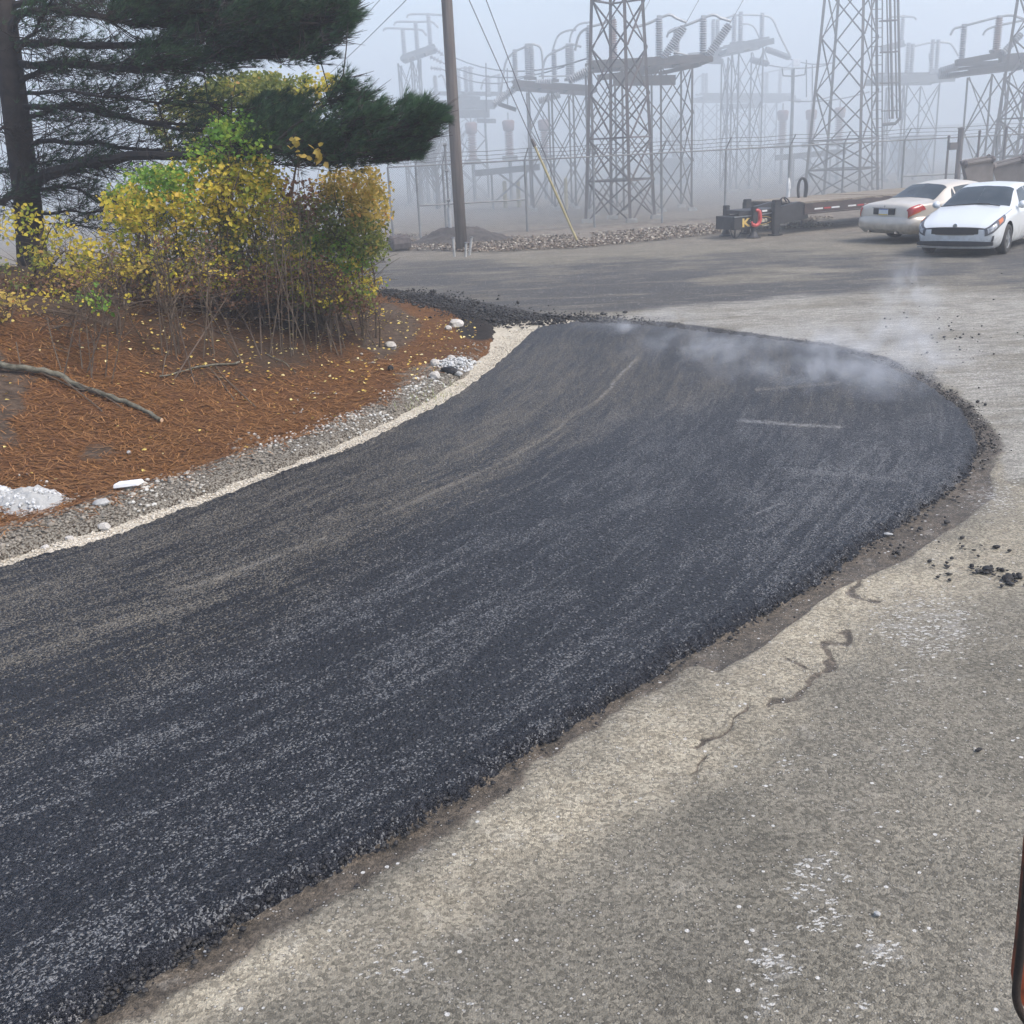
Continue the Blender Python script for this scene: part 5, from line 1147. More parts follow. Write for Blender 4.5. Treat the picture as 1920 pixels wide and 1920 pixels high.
# ---------------------------------------------------------------- fallen branch, twigs, stones on the bank
def on_bank(px_, py_, lift=0):
    "point of the bank surface seen at a photo position"
    z = .3
    for _ in range(14):
        g_ = G(px_, py_, z); z = .5 * z + .5 * bank_z(g_.x, g_.y)
    return Vector((g_.x, g_.y, z + lift))
M_moss = mat('mossy_bark', (.045, .042, .028), (.17, .16, .12), 14, .9, bump=1, bscale=50)
def fallen(label, pts, r0, r1, side=()):
    p3 = [on_bank(a, b, lf_) for a, b, lf_ in pts]; c = p3[0]; t = thing('fallen_branch', label, 'branch', c); loc = [p - c for p in smooth_line(p3, 4)]; n = len(loc)
    loc = [p + Vector((random.gauss(0, .006), random.gauss(0, .006), random.gauss(0, .006))) for p in loc]
    MB().tube(loc, [r0 + (r1 - r0) * i / (n - 1) for i in range(n)], 9).build('wood', M_moss, t, True)
    for s_ in side:
        q = [on_bank(a, b, lf_) - c for a, b, lf_ in s_]; MB().tube(smooth_line(q, 3), .006, 5).build('side_twig', M_stem, t)
    d = (loc[-1] - loc[-2]).normalized(); MB().lathe(loc[-1], loc[-1] + d * .006, [(0, r1 * .95), (1, r1 * .85)], 9).build('cut_end', mat('fresh_cut_wood', (.5, .34, .22), None, 9, .8), t)
    return t
fallen('mossy fallen branch with a sawn end lying across the needles at left', [(-60, 668, .05), (0, 690, .05), (60, 700, .06), (110, 715, .07), (160, 738, .05), (210, 752, .04), (260, 770, .035), (302, 792, .03)], .034, .020,
       [[(110, 715, .08), (150, 745, .05), (185, 768, .02), (192, 774, .01)], [(150, 735, .08), (200, 752, .04), (232, 768, .01)], [(60, 700, .06), (110, 722, .05), (150, 740, .05), (175, 742, .08)], [(118, 712, .1), (108, 690, .25), (100, 660, .35)], [(40, 694, .06), (36, 670, .15)]])
fallen('thin dead stick lying on the needles in the middle of the bank', [(303, 710, .02), (340, 700, .02), (385, 690, .025), (450, 684, .02)], .008, .012, [[(385, 690, .02), (400, 700, .02), (440, 752, .01)], [(405, 690, .02), (425, 715, .02), (480, 765, .01)], [(305, 708, .02), (312, 680, .06), (320, 672, .08)]])
fallen('little bare twig lying right of the dead stick', [(500, 668, .02), (530, 683, .03), (555, 700, .01)], .006, .005)
M_rock = mat('pale_rock', (.36, .34, .31), (.52, .50, .47), 8, .9, bump=.8, bscale=30)
def rock(label, px_, py_, s_, mt, seed, bank_=True, group=None, name='rock'):
    rnd = random.Random(seed); p = on_bank(px_, py_) if bank_ else G(px_, py_)
    b = bmesh.new(); bmesh.ops.create_icosphere(b, subdivisions=2, radius=1)
    for v in b.verts:
        f_ = 1 + rnd.uniform(-.16, .16); v.co = Vector((v.co.x * s_[0] * f_, v.co.y * s_[1] * f_, v.co.z * s_[2] * f_))
    me = bpy.data.meshes.new(name); b.to_mesh(me); b.free(); o = link_mesh(name, me, mt); o.location = p + Vector((0, 0, s_[2] * .5)); o.rotation_euler.z = rnd.uniform(0, 3)
    tag(o, label, 'rock', group); return o
for i, (lb, a, b, s_, mt) in enumerate((
    ('round pale rock alone on the needle slope near the far end', 733, 652, (.085, .06, .055), M_rock), ('white rock at the top of the dirt clods, far end of the bank', 855, 612, (.11, .08, .07), M_rock),
    ('small white rock under the far dirt clods', 840, 618, (.06, .05, .04), M_rock), ('pale rock beside the pale strip below the clods', 846, 674, (.06, .05, .04), M_rock), ('grey pointed rock left of the small white gravel pile', 815, 686, (.08, .06, .055), M_rock),
    ('whitish rock below the small white gravel pile', 816, 709, (.07, .06, .055), M_rock), ('flat white rock on the gravel edge right of the dark clod', 858, 703, (.07, .04, .03), M_white), ('dark clod beside the flat white rock', 842, 699, (.13, .07, .05), M_black),
    ('cream rock at the rim of the pale strip near the white heap', 196, 994, (.055, .04, .035), M_rock), ('cream rock where the pale strip meets the left gravel', 130, 1012, (.035, .03, .025), M_rock), ('black clod on the needle slope above the white gravel pile', 732, 693, (.04, .035, .035), M_black),
    ('second cream rock down the strip at the lower left', 85, 1028, (.03, .03, .02), M_rock), ('white pebble on the needles at lower left', 242, 850, (.022, .02, .018), M_white), ('white chunk perched on the left gravel ridge', 190, 946, (.06, .04, .03), M_white))):
    rock(lb, a, b, s_, mt, i, True, 'loose rocks on the bank')
for i, (lb, a, b, s_, mt) in enumerate((('black clod pair on the tan pavement at right', 1852, 1070, (.035, .03, .02), M_black), ('larger black clod near the right edge', 1889, 1086, (.04, .03, .02), M_black), ('tiny white stone with a dark stain on the near pavement', 1645, 1715, (.012, .01, .008), M_white),
    ('small black clod left of the pair at right', 1822, 1062, (.016, .014, .012), M_black), ('white chip on the damp pavement at far right', 1665, 1002, (.03, .02, .008), M_white), ('dark flake of rubber on the near pavement', 1835, 1407, (.02, .009, .008), M_black))):
    rock(lb, a, b, s_, mt, 60 + i, False, 'loose bits on the pavement')
# white rubble heap and slab
def heap(label, pts_px, n, size, mt, h=.08, sx=30, sy=12):
    q = []; a0, b0_ = pts_px
    for _ in range(n):
        a, b = random.gauss(0, .5), random.gauss(0, .5)
        if a * a + b * b > 1.1: continue
        g_ = on_bank(a0 + a * sx, b0_ + b * sy) if n < 420 else None
        q.append((g_.x, g_.y, g_.z + h * max(0, 1 - (a * a + b * b)) * random.random()))
    q = np.array(q); c = q.mean(0); o = stones('rubble_heap', q - c, rng.uniform(*size, len(q)), mt, .7); o.location = c
    return tag(o, label, 'rubble heap')
hp = on_bank(62, 940); a = np.linspace(-1.05, 1.05, 60); gx_, gy_ = np.meshgrid(a, a, indexing='ij')
rr_ = np.hypot(gx_, gy_) + .2 * (fbm(gx_ * 2 + 3, gy_ * 2, 3) - .5)
wx = hp.x + gx_ * .36; wy = hp.y + gy_ * .30; base_h, _ = bank_h(wx, wy, False)
zz = base_h - .01 + .12 * sstep(1, .15, rr_) * (.75 + .6 * (fbm(gx_ * 5, gy_ * 5, 3) - .4)) + .02 * (vnoise(gx_ * 16, gy_ * 16) - .5) * sstep(1, .8, rr_) - .03 * sstep(.8, 1.1, rr_)
o = np_mesh('rubble_heap', np.stack([wx, wy, zz], -1).reshape(-1, 3), grid_faces(60, 60), M_white, origin=(hp.x, hp.y, 0))
tag(o, 'heap of white chalky rubble on the needles at the left edge', 'rubble heap')
hs = stones('chunk', np.column_stack([rng.normal(0, .17, 260), rng.normal(0, .13, 260), np.zeros(260)]), rng.uniform(.007, .02, 260), M_white, .7)
me = hs.data; co = np.empty(len(me.vertices) * 3, dtype=np.float32); me.vertices.foreach_get('co', co); co = co.reshape(-1, 3)
hh_, _ = bank_h(co[:, 0] + hp.x, co[:, 1] + hp.y, False); rr2 = np.hypot(co[:, 0] / .36, co[:, 1] / .30); co[:, 2] += hh_ + .10 * sstep(1, .15, rr2) * .8; me.vertices.foreach_set('co', co.ravel()); me.update(); hs.parent = o; hs['kind'] = 'stuff'
heap('small heap of white gravel where the bank narrows at the far end', (858, 684), 400, (.01, .026), M_white, .06, 44, 13)
heap('white gravel scraps left of the flat slab', (-5, 928), 160, (.02, .04), M_white, .05, 30, 12)
sp_ = on_bank(243, 919, .03); s_ = MB(sp_); s_.add([sp_ + Vector(v) for v in ((-.11, -.05, 0), (.09, -.035, .012), (.115, .04, .02), (-.09, .045, .005), (-.105, -.045, .035), (.08, -.03, .042), (.105, .035, .05), (-.085, .04, .035))], [(0, 3, 2, 1), (4, 5, 6, 7), (0, 1, 5, 4), (1, 2, 6, 5), (2, 3, 7, 6), (3, 0, 4, 7)])
tag(s_.build('stone_slab', mat('white_slab', (.66, .68, .70), (.78, .79, .8), 7, .7), bevel=.006), 'flat white slab of stone lying on the gravel ridge', 'stone')
# tufts of grass in the gravel
vs = []; fs = []
for (cx_, cy_, n) in ((848, 726, 30), (800, 748, 40), (835, 745, 30), (780, 765, 36), (1000, 1, 0), (700, 560, 0)):
    for _ in range(n):
        p = on_bank(cx_ + random.gauss(0, 22), cy_ + random.gauss(0, 6)); b = len(vs); d = Vector((random.gauss(0, .03), random.gauss(0, .03), random.uniform(.03, .07))); s2 = Vector((.003, .001, 0))
        vs += [p - s2, p + s2, p + d]; fs.append((b, b + 1, b + 2))
o = MB().add(vs, fs).build('grass_blades', mat('dull_grass', (.16, .19, .06), (.28, .30, .12), 20, .8)); tag(o, 'scant green blades growing through the gravel edge', 'grass', kind='stuff')
# ================================================================== CARS
def pchip(xs, ys, q):
    xs = np.asarray(xs, float); ys = np.asarray(ys, float); h = np.diff(xs)[:, None]; d = np.diff(ys, axis=0) / h; n = len(xs); m_ = np.zeros_like(ys)
    m_[0] = d[0]; m_[-1] = d[-1]
    for i in range(1, n - 1):
        a, b = d[i - 1], d[i]; w1 = 2 * h[i] + h[i - 1]; w2 = h[i] + 2 * h[i - 1]
        with np.errstate(divide='ignore', invalid='ignore'):
            v = (w1 + w2) / (w1 / a + w2 / b)
        m_[i] = np.where(a * b > 0, v, 0)
    q = np.clip(q, xs[0], xs[-1]); k = np.clip(np.searchsorted(xs, q, side='right') - 1, 0, n - 2)
    hh = (xs[k + 1] - xs[k])[:, None]; t = ((q - xs[k])[:, None]) / hh
    return ys[k] * (2 * t ** 3 - 3 * t ** 2 + 1) + m_[k] * hh * (t ** 3 - 2 * t ** 2 + t) + ys[k + 1] * (-2 * t ** 3 + 3 * t ** 2) + m_[k + 1] * hh * (t ** 3 - t ** 2)
class Shell:
    "smooth skin through cross sections; half profiles mirrored"
    def __init__(s, st): s.X = np.array([a[0] for a in st]); s.S = np.array([a[1] for a in st], float); s.n = s.S.shape[1]
    def at(s, u, v):
        "u station index, v profile index, arrays"
        u = np.atleast_1d(np.asarray(u, float)); v = np.atleast_1d(np.asarray(v, float)); idx = np.arange(len(s.X))
        x = pchip(idx, s.X[:, None], u)[:, 0]; prof = pchip(idx, s.S.reshape(len(s.X), -1), u).reshape(len(u), s.n, 2)
        o = np.zeros((len(u), 3))
        for i in range(len(u)):
            p = pchip(np.arange(s.n), prof[i], v[i:i + 1])[0]; o[i] = (x[i], p[0], p[1])
        return o
    def mesh(s, nu=6, nv=5):
        us = np.linspace(0, len(s.X) - 1, (len(s.X) - 1) * nu + 1); vs = np.linspace(0, s.n - 1, (s.n - 1) * nv + 1)
        idx = np.arange(len(s.X)); xx = pchip(idx, s.X[:, None], us)[:, 0]; pr = pchip(idx, s.S.reshape(len(s.X), -1), us).reshape(len(us), s.n, 2); V = []
        for i in range(len(us)):
            p = pchip(np.arange(s.n), pr[i], vs); full = [(xx[i], a, b) for a, b in p] + [(xx[i], -a, b) for a, b in p[-2:0:-1]]; V += full
        nc = 2 * len(vs) - 2; F_ = []
        for i in range(len(us) - 1):
            for j in range(nc): F_.append((i * nc + j, i * nc + (j + 1) % nc, (i + 1) * nc + (j + 1) % nc, (i + 1) * nc + j))
        F_.append(tuple(range(nc - 1, -1, -1))); F_.append(tuple((len(us) - 1) * nc + j for j in range(nc)))
        return V, F_
    def patch(s, corners, side=1, off=.006, n=8, m_=6, both=False):
        "corners: four (u,v): bilinear patch slightly proud of the skin, with a rim turned inwards"
        c = np.array(corners, float); a, b = np.meshgrid(np.linspace(0, 1, n), np.linspace(0, 1, m_), indexing='ij')
        uv = (c[0] * ((1 - a) * (1 - b))[..., None] + c[1] * (a * (1 - b))[..., None] + c[2] * (a * b)[..., None] + c[3] * ((1 - a) * b)[..., None]).reshape(-1, 2)
        p = s.at(uv[:, 0], uv[:, 1]); e = 1e-2; pu = s.at(uv[:, 0] + e, uv[:, 1]) - s.at(uv[:, 0] - e, uv[:, 1]); pv_ = s.at(uv[:, 0], uv[:, 1] + e) - s.at(uv[:, 0], uv[:, 1] - e)
        nn = np.cross(pu, pv_); nn /= (np.linalg.norm(nn, axis=1, keepdims=True) + 1e-9)
        ctr = np.array([0, 0, .7]); sg = np.sign(((p - ctr) * nn).sum(1, keepdims=True) + 1e-9); p2 = p + nn * sg * off; V = p2.copy(); V[:, 1] *= side
        F_ = grid_faces(n, m_)
        return V.tolist(), [tuple(int(i) for i in f) for f in F_]
def car_paint(name, c1, rough=.28, metal=0, dirt=(.2, .18, .15)):
    t = NT(name); sp = t.n('ShaderNodeSeparateXYZ'); t.l(t.coord(), sp.inputs[0])
    low = t.math('MULTIPLY', t.ramp(sp.outputs[2], .75, .2), t.ramp(t.noise(6, 5, .6), .3, .7)); low = t.math('ADD', t.math('MULTIPLY', low, .5), t.math('MULTIPLY', t.ramp(t.noise(14, 5, .6), .5, .8), .08))
    t.base(t.mix(low, c1, dirt)); t.rough(t.math('ADD', rough, t.math('MULTIPLY', low, .5))); t.p.inputs['Metallic'].default_value = metal; t.p.inputs['Coat Weight'].default_value = .35; t.p.inputs['Coat Roughness'].default_value = .08; return t.m
M_glass = mat('car_glass', (.03, .04, .048), (.05, .062, .07), 2, .05, spec=.3)
M_tyre = mat('tyre_rubber', (.02, .02, .02), (.035, .034, .033), 9, .8, bump=.3); M_alloy = mat('alloy_rim', (.30, .31, .32), (.42, .43, .44), 7, .35, .8)
M_trim = mat('black_trim', (.018, .018, .02), (.03, .03, .032), 7, .5); M_chrome = mat('chrome', (.6, .61, .63), (.7, .7, .72), 5, .15, 1.0)
M_lamp = mat('lamp_lens', (.2, .21, .23), (.5, .52, .55), 20, .12, spec=.8); M_lampd = mat('lamp_dark', (.05, .05, .06), (.12, .12, .13), 20, .15)
M_tail = mat('red_lens', (.30, .03, .03), (.42, .06, .05), 12, .15, spec=.7); M_amber = mat('amber_lens', (.45, .12, .03), (.5, .16, .05), 12, .2)
M_under = mat('wheel_well_black', (.01, .01, .01), (.02, .02, .02), 6, .9)
def wheel(t, x, y, r, wd, spokes=5):
    s_ = 1 if y > 0 else -1; w_ = MB(); yo = y + s_ * wd / 2; yi = y - s_ * wd / 2
    w_.lathe((x, yi, r), (x, yo, r), [(0, r * .62), (0, r * .93), (.12, r), (.88, r), (1, r * .93), (1, r * .64), (.8, r * .62)], 28); tyre = w_.build('tyre', M_tyre, t, True)
    rim = MB(); rim.lathe((x, yo - s_ * .06, r), (x, yo - s_ * .005, r), [(0, r * .60), (.7, r * .62), (1, r * .66), (1, r * .60), (.5, r * .58)], 28)
    for k in range(spokes):
        a = 2 * math.pi * k / spokes + .3
        for da_ in (-.16, .16):
            rim.bar((x + math.cos(a + da_) * r * .6, yo - s_ * .03, r + math.sin(a + da_) * r * .6), (x + math.cos(a) * r * .12, yo - s_ * .012, r + math.sin(a) * r * .12), r * .11, .025, up=(0, 1, 0))
    rim.lathe((x, yo - s_ * .04, r), (x, yo - s_ * .002, r), [(0, r * .16), (.8, r * .16), (1, r * .1)], 12); rim.build('rim', M_alloy, t)
    MB().lathe((x, yo - s_ * .11, r), (x, yo - s_ * .10, r), [(0, r * .6), (1, r * .6)], 20).build('brake_disc', M_trim, t)
def car(name, label, loc, rot, st, paint, wheels, parts_fn, r=.315, wd=.2):
    t = thing(name, label, 'car', loc, rot); sh = Shell(st); V, F_ = sh.mesh()
    body = MB(); body.add(V, F_); me = bpy.data.meshes.new('tmp'); me.from_pydata(body.v, [], body.f); me.update()
    bo = bpy.data.objects.new('body', me); col.objects.link(bo); me.materials.append(paint); me.materials.append(M_under)
    cut = MB()
    for (x, y) in wheels:
        s_ = 1 if y > 0 else -1; cut.lathe((x, s_ * .52, r + .02), (x, s_ * 1.2, r + .02), [(0, r * 1.17), (1, r * 1.17)], 30)
    co_ = cut.build('cutter', M_under)
    for i, f in enumerate(co_.data.polygons): f.material_index = 0
    md = bo.modifiers.new('b', 'BOOLEAN'); md.operation = 'DIFFERENCE'; md.object = co_; md.solver = 'EXACT'; md.material_mode = 'TRANSFER'
    bpy.context.view_layer.update(); dg = bpy.context.evaluated_depsgraph_get(); nm = bpy.data.meshes.new_from_object(bo.evaluated_get(dg)); bo.modifiers.clear(); bo.data = nm; bo.parent = t
    bpy.data.objects.remove(co_); bpy.data.meshes.remove(me)
    nm.polygons.foreach_set('use_smooth', [True] * len(nm.polygons))
    try: nm.set_sharp_from_angle(angle=R(38))
    except Exception: pass
    for (x, y) in wheels:
        w_ = bpy.data.objects.new('wheel', None); col.objects.link(w_); w_.parent = t; wheel(w_, x, y, r, wd)
    def pt(nm_, corners, mt, side=None, off=.006, n=8, m_=6):
        for s_ in ((1, -1) if side is None else (side,)):
            v_, f_ = sh.patch(corners, s_, off, n, m_)
            MB().add(v_, f_ if s_ == 1 else [tuple(reversed(q)) for q in f_]).build(nm_, mt, t, True)
    def pt_full(nm_, u0, u1, v0, v1, mt, off=.006, taper=0):
        "patch across the centre line"
        a, fa = sh.patch([(u0, v0), (u1, v1), (u1, sh.n - 1), (u0, sh.n - 1)], 1, off, 7, 8); m2 = MB(); m2.add(a, fa); b = [(x_, -y_, z_) for x_, y_, z_ in a]; m2.add(b, [tuple(reversed(q)) for q in fa]); m2.build(nm_, mt, t, True)
    parts_fn(t, sh, pt, pt_full); return t
def prof(w, zb, belt, top, wt, drop=.03, mid=.52, tuck=.0):
    return [(0, zb), (w * .82, zb), (w * .955, zb + .10), (w, mid), (w * .995, belt - .10), (w * .965, belt), (wt, top - drop), (wt * .78, top - drop * .25), (0, top + .012)]

# white compact, nose towards the left of the photo
hatch = [(2.27, prof(.60, .26, .56, .615, .50, .03, .42)), (2.20, prof(.76, .20, .62, .67, .60, .03, .42)), (2.02, prof(.84, .17, .70, .755, .66, .03, .45)), (1.55, prof(.885, .16, .80, .865, .72, .03)), (.98, prof(.89, .17, .88, .975, .74, .03)),
         (.10, prof(.89, .17, .915, 1.375, .60, .07)), (-.45, prof(.89, .17, .93, 1.435, .60, .07)), (-1.15, prof(.89, .17, .95, 1.40, .585, .07)), (-1.62, prof(.885, .18, .97, 1.27, .57, .06)), (-1.98, prof(.86, .20, .97, 1.06, .60, .03)), (-2.16, prof(.80, .24, .95, 1.0, .62, .02)), (-2.24, prof(.66, .32, .85, .93, .50, .02))]
def hatch_parts(t, sh, pt, ptf):
    ptf('windshield', 4.10, 4.93, 6.05, 6.02, M_glass, .008)
    ptf('rear_window', 7.4, 8.75, 6.1, 6.2, M_glass, .008)
    pt('side_window', [(4.42, 5.14), (5.75, 5.12), (5.75, 5.86), (4.98, 5.86)], M_glass, None, .007)
    pt('side_window', [(5.85, 5.12), (7.05, 5.12), (7.0, 5.86), (5.85, 5.86)], M_glass, None, .007)
    pt('headlight', [(.15, 3.5), (2.6, 4.3), (3.1, 5.6), (.2, 5.5)], M_lampd, None, .012)
    pt('headlight_lens', [(.5, 4.1), (1.7, 4.45), (1.8, 5.2), (.5, 5.05)], M_lamp, None, .018)
    pt('turn_signal', [(2.0, 4.5), (2.45, 4.62), (2.7, 5.4), (2.2, 5.3)], M_amber, None, .018)
    pt('door_handle', [(5.45, 4.55), (5.7, 4.55), (5.7, 4.68), (5.45, 4.68)], M_chrome, None, .02)
    pt('bumper_vent', [(1.0, 2.3), (1.3, 2.3), (1.3, 3.3), (1.0, 3.2)], M_trim, None, .012)
    # grille, intake and badge follow the nose
    def bow(y, z, hw, hh, name, mt, x0=2.272, sag=.045, th=.02, nn=14):
        m2 = MB(); pts = []
        for k in range(nn + 1):
            a = -1 + 2 * k / nn; taper = 1 - .35 * abs(a) ** 3; pts.append((x0 - sag * a * a * 1.4, a * hw, z + hh * taper, z - hh * taper))
        vs = []
        for (x_, y_, zt, zb_) in pts: vs += [(x_, y_, zb_), (x_, y_, zt), (x_ - .05, y_, zt), (x_ - .05, y_, zb_)]
        fs = []
        for k in range(nn):
            for j in range(4): a = k * 4 + j; b = k * 4 + (j + 1) % 4; fs.append((a, b, b + 4, a + 4))
        m2.add(vs, fs + [(0, 1, 2, 3), (nn * 4 + 3, nn * 4 + 2, nn * 4 + 1, nn * 4)]); return m2.build(name, mt, t)
    bow(0, .55, .64, .088, 'grille_surround', M_chrome, 2.290, .034); bow(0, .55, .625, .076, 'grille', M_trim, 2.300, .034); bow(0, .285, .80, .055, 'lower_intake', M_trim, 2.315, .055); bow(0, .205, .82, .018, 'bumper_lip', M_alloy, 2.30, .09)
    MB().lathe((2.262, 0, .655), (2.278, 0, .657), [(0, .052), (1, .048)], 16).build('badge', M_chrome, t)
    for s_ in (1, -1):
        mb = MB(); mb.lathe((.62, s_ * .93, 1.0), (.78, s_ * .93, 1.0), [(0, .05), (.25, .085), (.7, .075), (1, .03)], 12); mb.bar((.68, s_ * .86, .95), (.68, s_ * .92, .97), .05, .03); mb.build('side_mirror', paint_w, t, True)
    pt('hood_seam', [(.9, 5.42), (4.0, 5.52), (4.0, 5.58), (.9, 5.48)], M_trim, None, .004, 16, 2)
    for u_ in (4.9, 5.8, 7.0):
        pt('door_seam', [(u_, 1.4), (u_ + .012, 1.4), (u_ + .012, 5.0), (u_, 5.0)], M_trim, None, .004, 2, 14)
    MB().tube([(1.02, -.72, .985), (.9, -.1, 1.03), (.88, .3, 1.035)], .012, 5).build('wiper', M_trim, t); MB().tube([(1.0, .55, .99), (.9, .05, 1.045)], .012, 5).build('wiper', M_trim, t)
paint_w = car_paint('white_car_paint', (.58, .61, .63)); paint_c = car_paint('champagne_car_paint', (.56, .51, .44), .3, .25)
hc = Vector((10.50, 23.6, 0)); HR = math.atan2(-.775, -.632)
car('parked_car', 'white compact car with black grille, parked nose towards the camera at right edge', hc, HR, hatch, paint_w, [(1.38, .79), (1.38, -.79), (-1.32, .79), (-1.32, -.79)], hatch_parts, .315).scale = (.926,) * 3

# champagne sedan, tail towards the left of the photo
sedan = [(2.62, prof(.60, .30, .55, .62, .46, .03, .45)), (2.52, prof(.78, .24, .64, .70, .60, .03, .45)), (2.2, prof(.89, .20, .76, .82, .70, .03)), (1.2, prof(.93, .18, .88, .95, .76, .03)), (.75, prof(.93, .18, .90, .99, .77, .03)),
         (-.02, prof(.93, .18, .92, 1.36, .60, .08)), (-.55, prof(.93, .18, .93, 1.415, .61, .08)), (-1.15, prof(.93, .18, .94, 1.36, .60, .08)), (-1.85, prof(.925, .19, .94, 1.03, .73, .05)), (-2.3, prof(.91, .20, .92, .985, .74, .035)), (-2.56, prof(.88, .22, .87, .955, .70, .03, .5)), (-2.66, prof(.84, .26, .84, .915, .64, .03, .5)), (-2.70, prof(.76, .32, .78, .86, .56, .03, .5))]
def sedan_parts(t, sh, pt, ptf):
    ptf('windshield', 4.08, 4.93, 6.05, 6.02, M_glass, .008)
    ptf('rear_window', 7.12, 7.93, 6.02, 6.06, M_glass, .008)
    pt('side_window', [(4.45, 5.14), (5.7, 5.12), (5.7, 5.84), (4.98, 5.84)], M_glass, None, .007)
    pt('side_window', [(5.8, 5.12), (7.0, 5.12), (6.85, 5.84), (5.8, 5.84)], M_glass, None, .007)
    pt('side_window', [(7.05, 5.12), (7.32, 5.14), (7.05, 5.7), (6.95, 5.8)], M_glass, None, .007)
    pt('tail_light', [(8.9, 3.9), (11.9, 3.7), (11.9, 5.3), (9.3, 5.4)], M_tail, None, .014)
    pt('tail_light_lower', [(9.4, 3.8), (11.9, 3.62), (11.9, 3.74), (9.4, 3.92)], M_amber, None, .017)
    pt('door_handle', [(5.45, 4.5), (5.75, 4.5), (5.75, 4.62), (5.45, 4.62)], M_chrome, None, .02); pt('door_handle', [(6.55, 4.5), (6.85, 4.5), (6.85, 4.62), (6.55, 4.62)], M_chrome, None, .02)
    pt('fuel_door', [(9.0, 4.25), (9.35, 4.25), (9.35, 4.6), (9.0, 4.6)], paint_c, -1, .006)
    for u_ in (4.9, 5.75, 6.98): pt('door_seam', [(u_, 1.4), (u_ + .012, 1.4), (u_ + .012, 5.0), (u_, 5.0)], M_trim, None, .004, 2, 14)
    # bumper bulge
    bp = MB(); sec = [(.0, .30), (.055, .34), (.075, .45), (.06, .58), (.0, .64)]; path = [(-1.9, .94), (-2.35, .93), (-2.6, .86), (-2.70, .70), (-2.735, .35), (-2.745, 0)]; path = path + [(a, -b) for a, b in path[-2::-1]]; vs = []
    for i, (x_, y_) in enumerate(path):
        p0, p1 = path[max(i - 1, 0)], path[min(i + 1, len(path) - 1)]; dx_, dy_ = p1[0] - p0[0], p1[1] - p0[1]; L_ = math.hypot(dx_, dy_); nx_, ny_ = dy_ / L_, -dx_ / L_
        if nx_ * (-1) + 0 < 0 and abs(y_) < .8: nx_, ny_ = -nx_, -ny_
        if abs(y_) >= .8 and ny_ * y_ < 0: nx_, ny_ = -nx_, -ny_
        for (o_, z_) in sec: vs.append((x_ + nx_ * o_, y_ + ny_ * o_, z_))
    fs = []; k = len(sec)
    for i in range(len(path) - 1):
        for j in range(k - 1): fs.append((i * k + j, i * k + j + 1, (i + 1) * k + j + 1, (i + 1) * k + j))
    bp.add(vs, fs); bp.build('bumper', paint_c, t, True)
    # plate recess with garnish and plate
    MB().box((-2.715, 0, .765), (.03, .70, .155)).build('plate_recess', M_trim, t, bevel=.01)
    MB().box((-2.71, 0, .852), (.05, .76, .022)).build('chrome_garnish', M_chrome, t, bevel=.006)
    pl = MB().box((-2.736, 0, .755), (.008, .30, .15)).build('license_plate', mat('plate_white', (.6, .63, .66), (.68, .7, .72), 30, .5), t)
    MB().box((-2.742, 0, .693), (.004, .29, .026)).build('plate_band', mat('plate_yellow', (.6, .46, .12), None, 9, .5), pl); MB().box((-2.742, 0, .818), (.004, .29, .022)).build('plate_band', mat('plate_blue', (.10, .16, .34), None, 9, .5), pl)
    MB().bar((-2.70, 0, .86), (-2.70, 0, .915), .03, .012).build('badge', M_chrome, t); MB().bar((-2.70, -.03, .885), (-2.70, .03, .885), .012, .012).build('badge', M_chrome, t)
    for y_ in (-.45, .45): MB().tube([(-2.55, y_, .27), (-2.76, y_, .27)], .035, 10).build('tail_pipe', M_chrome, t)
    MB().tube([(-1.5, -.85, .33), (-1.5, .85, .33)], .05, 8).build('axle', M_under, t)
scx = Vector((11.24, 26.75, 0)); SR = math.atan2(.454, .891)
car('parked_car', 'champagne sedan seen from behind with red tail lights, parked beyond the white car', scx, SR, sedan, paint_c, [(1.45, .80), (1.45, -.80), (-1.42, .80), (-1.42, -.80)], sedan_parts, .33, .215).scale = (.926,) * 3

# ================================================================== TRAILER
M_tb = mat('trailer_black_paint', (.016, .016, .018), (.035, .034, .036), 5, .55, bump=.2); M_td = mat('deck_plank_wood', (.17, .135, .10), (.30, .25, .19), 3, .9, bump=.6, stretch=(1, 8, 8))
M_tr = mat('red_binder_paint', (.45, .04, .04), (.55, .08, .07), 9, .45); M_refl = mat('reflector_white', (.62, .62, .62), (.72, .72, .7), 12, .4); M_reflr = mat('reflector_red', (.35, .03, .03), None, 12, .4)
T0 = G(1374, 449); ta = R(27)
tr = thing('flatbed_trailer', 'black flatbed trailer with wooden deck, yellow lettering and a red hook on its neck', 'trailer', T0, ta); tr.scale = (.97, .93, .80)
# local: x along the trailer away from the hitch, y into the picture, z up
def tb(c, s_, nm, mt=M_tb, bv=.008): return MB().box(c, s_).build(nm, mt, tr, bevel=bv)
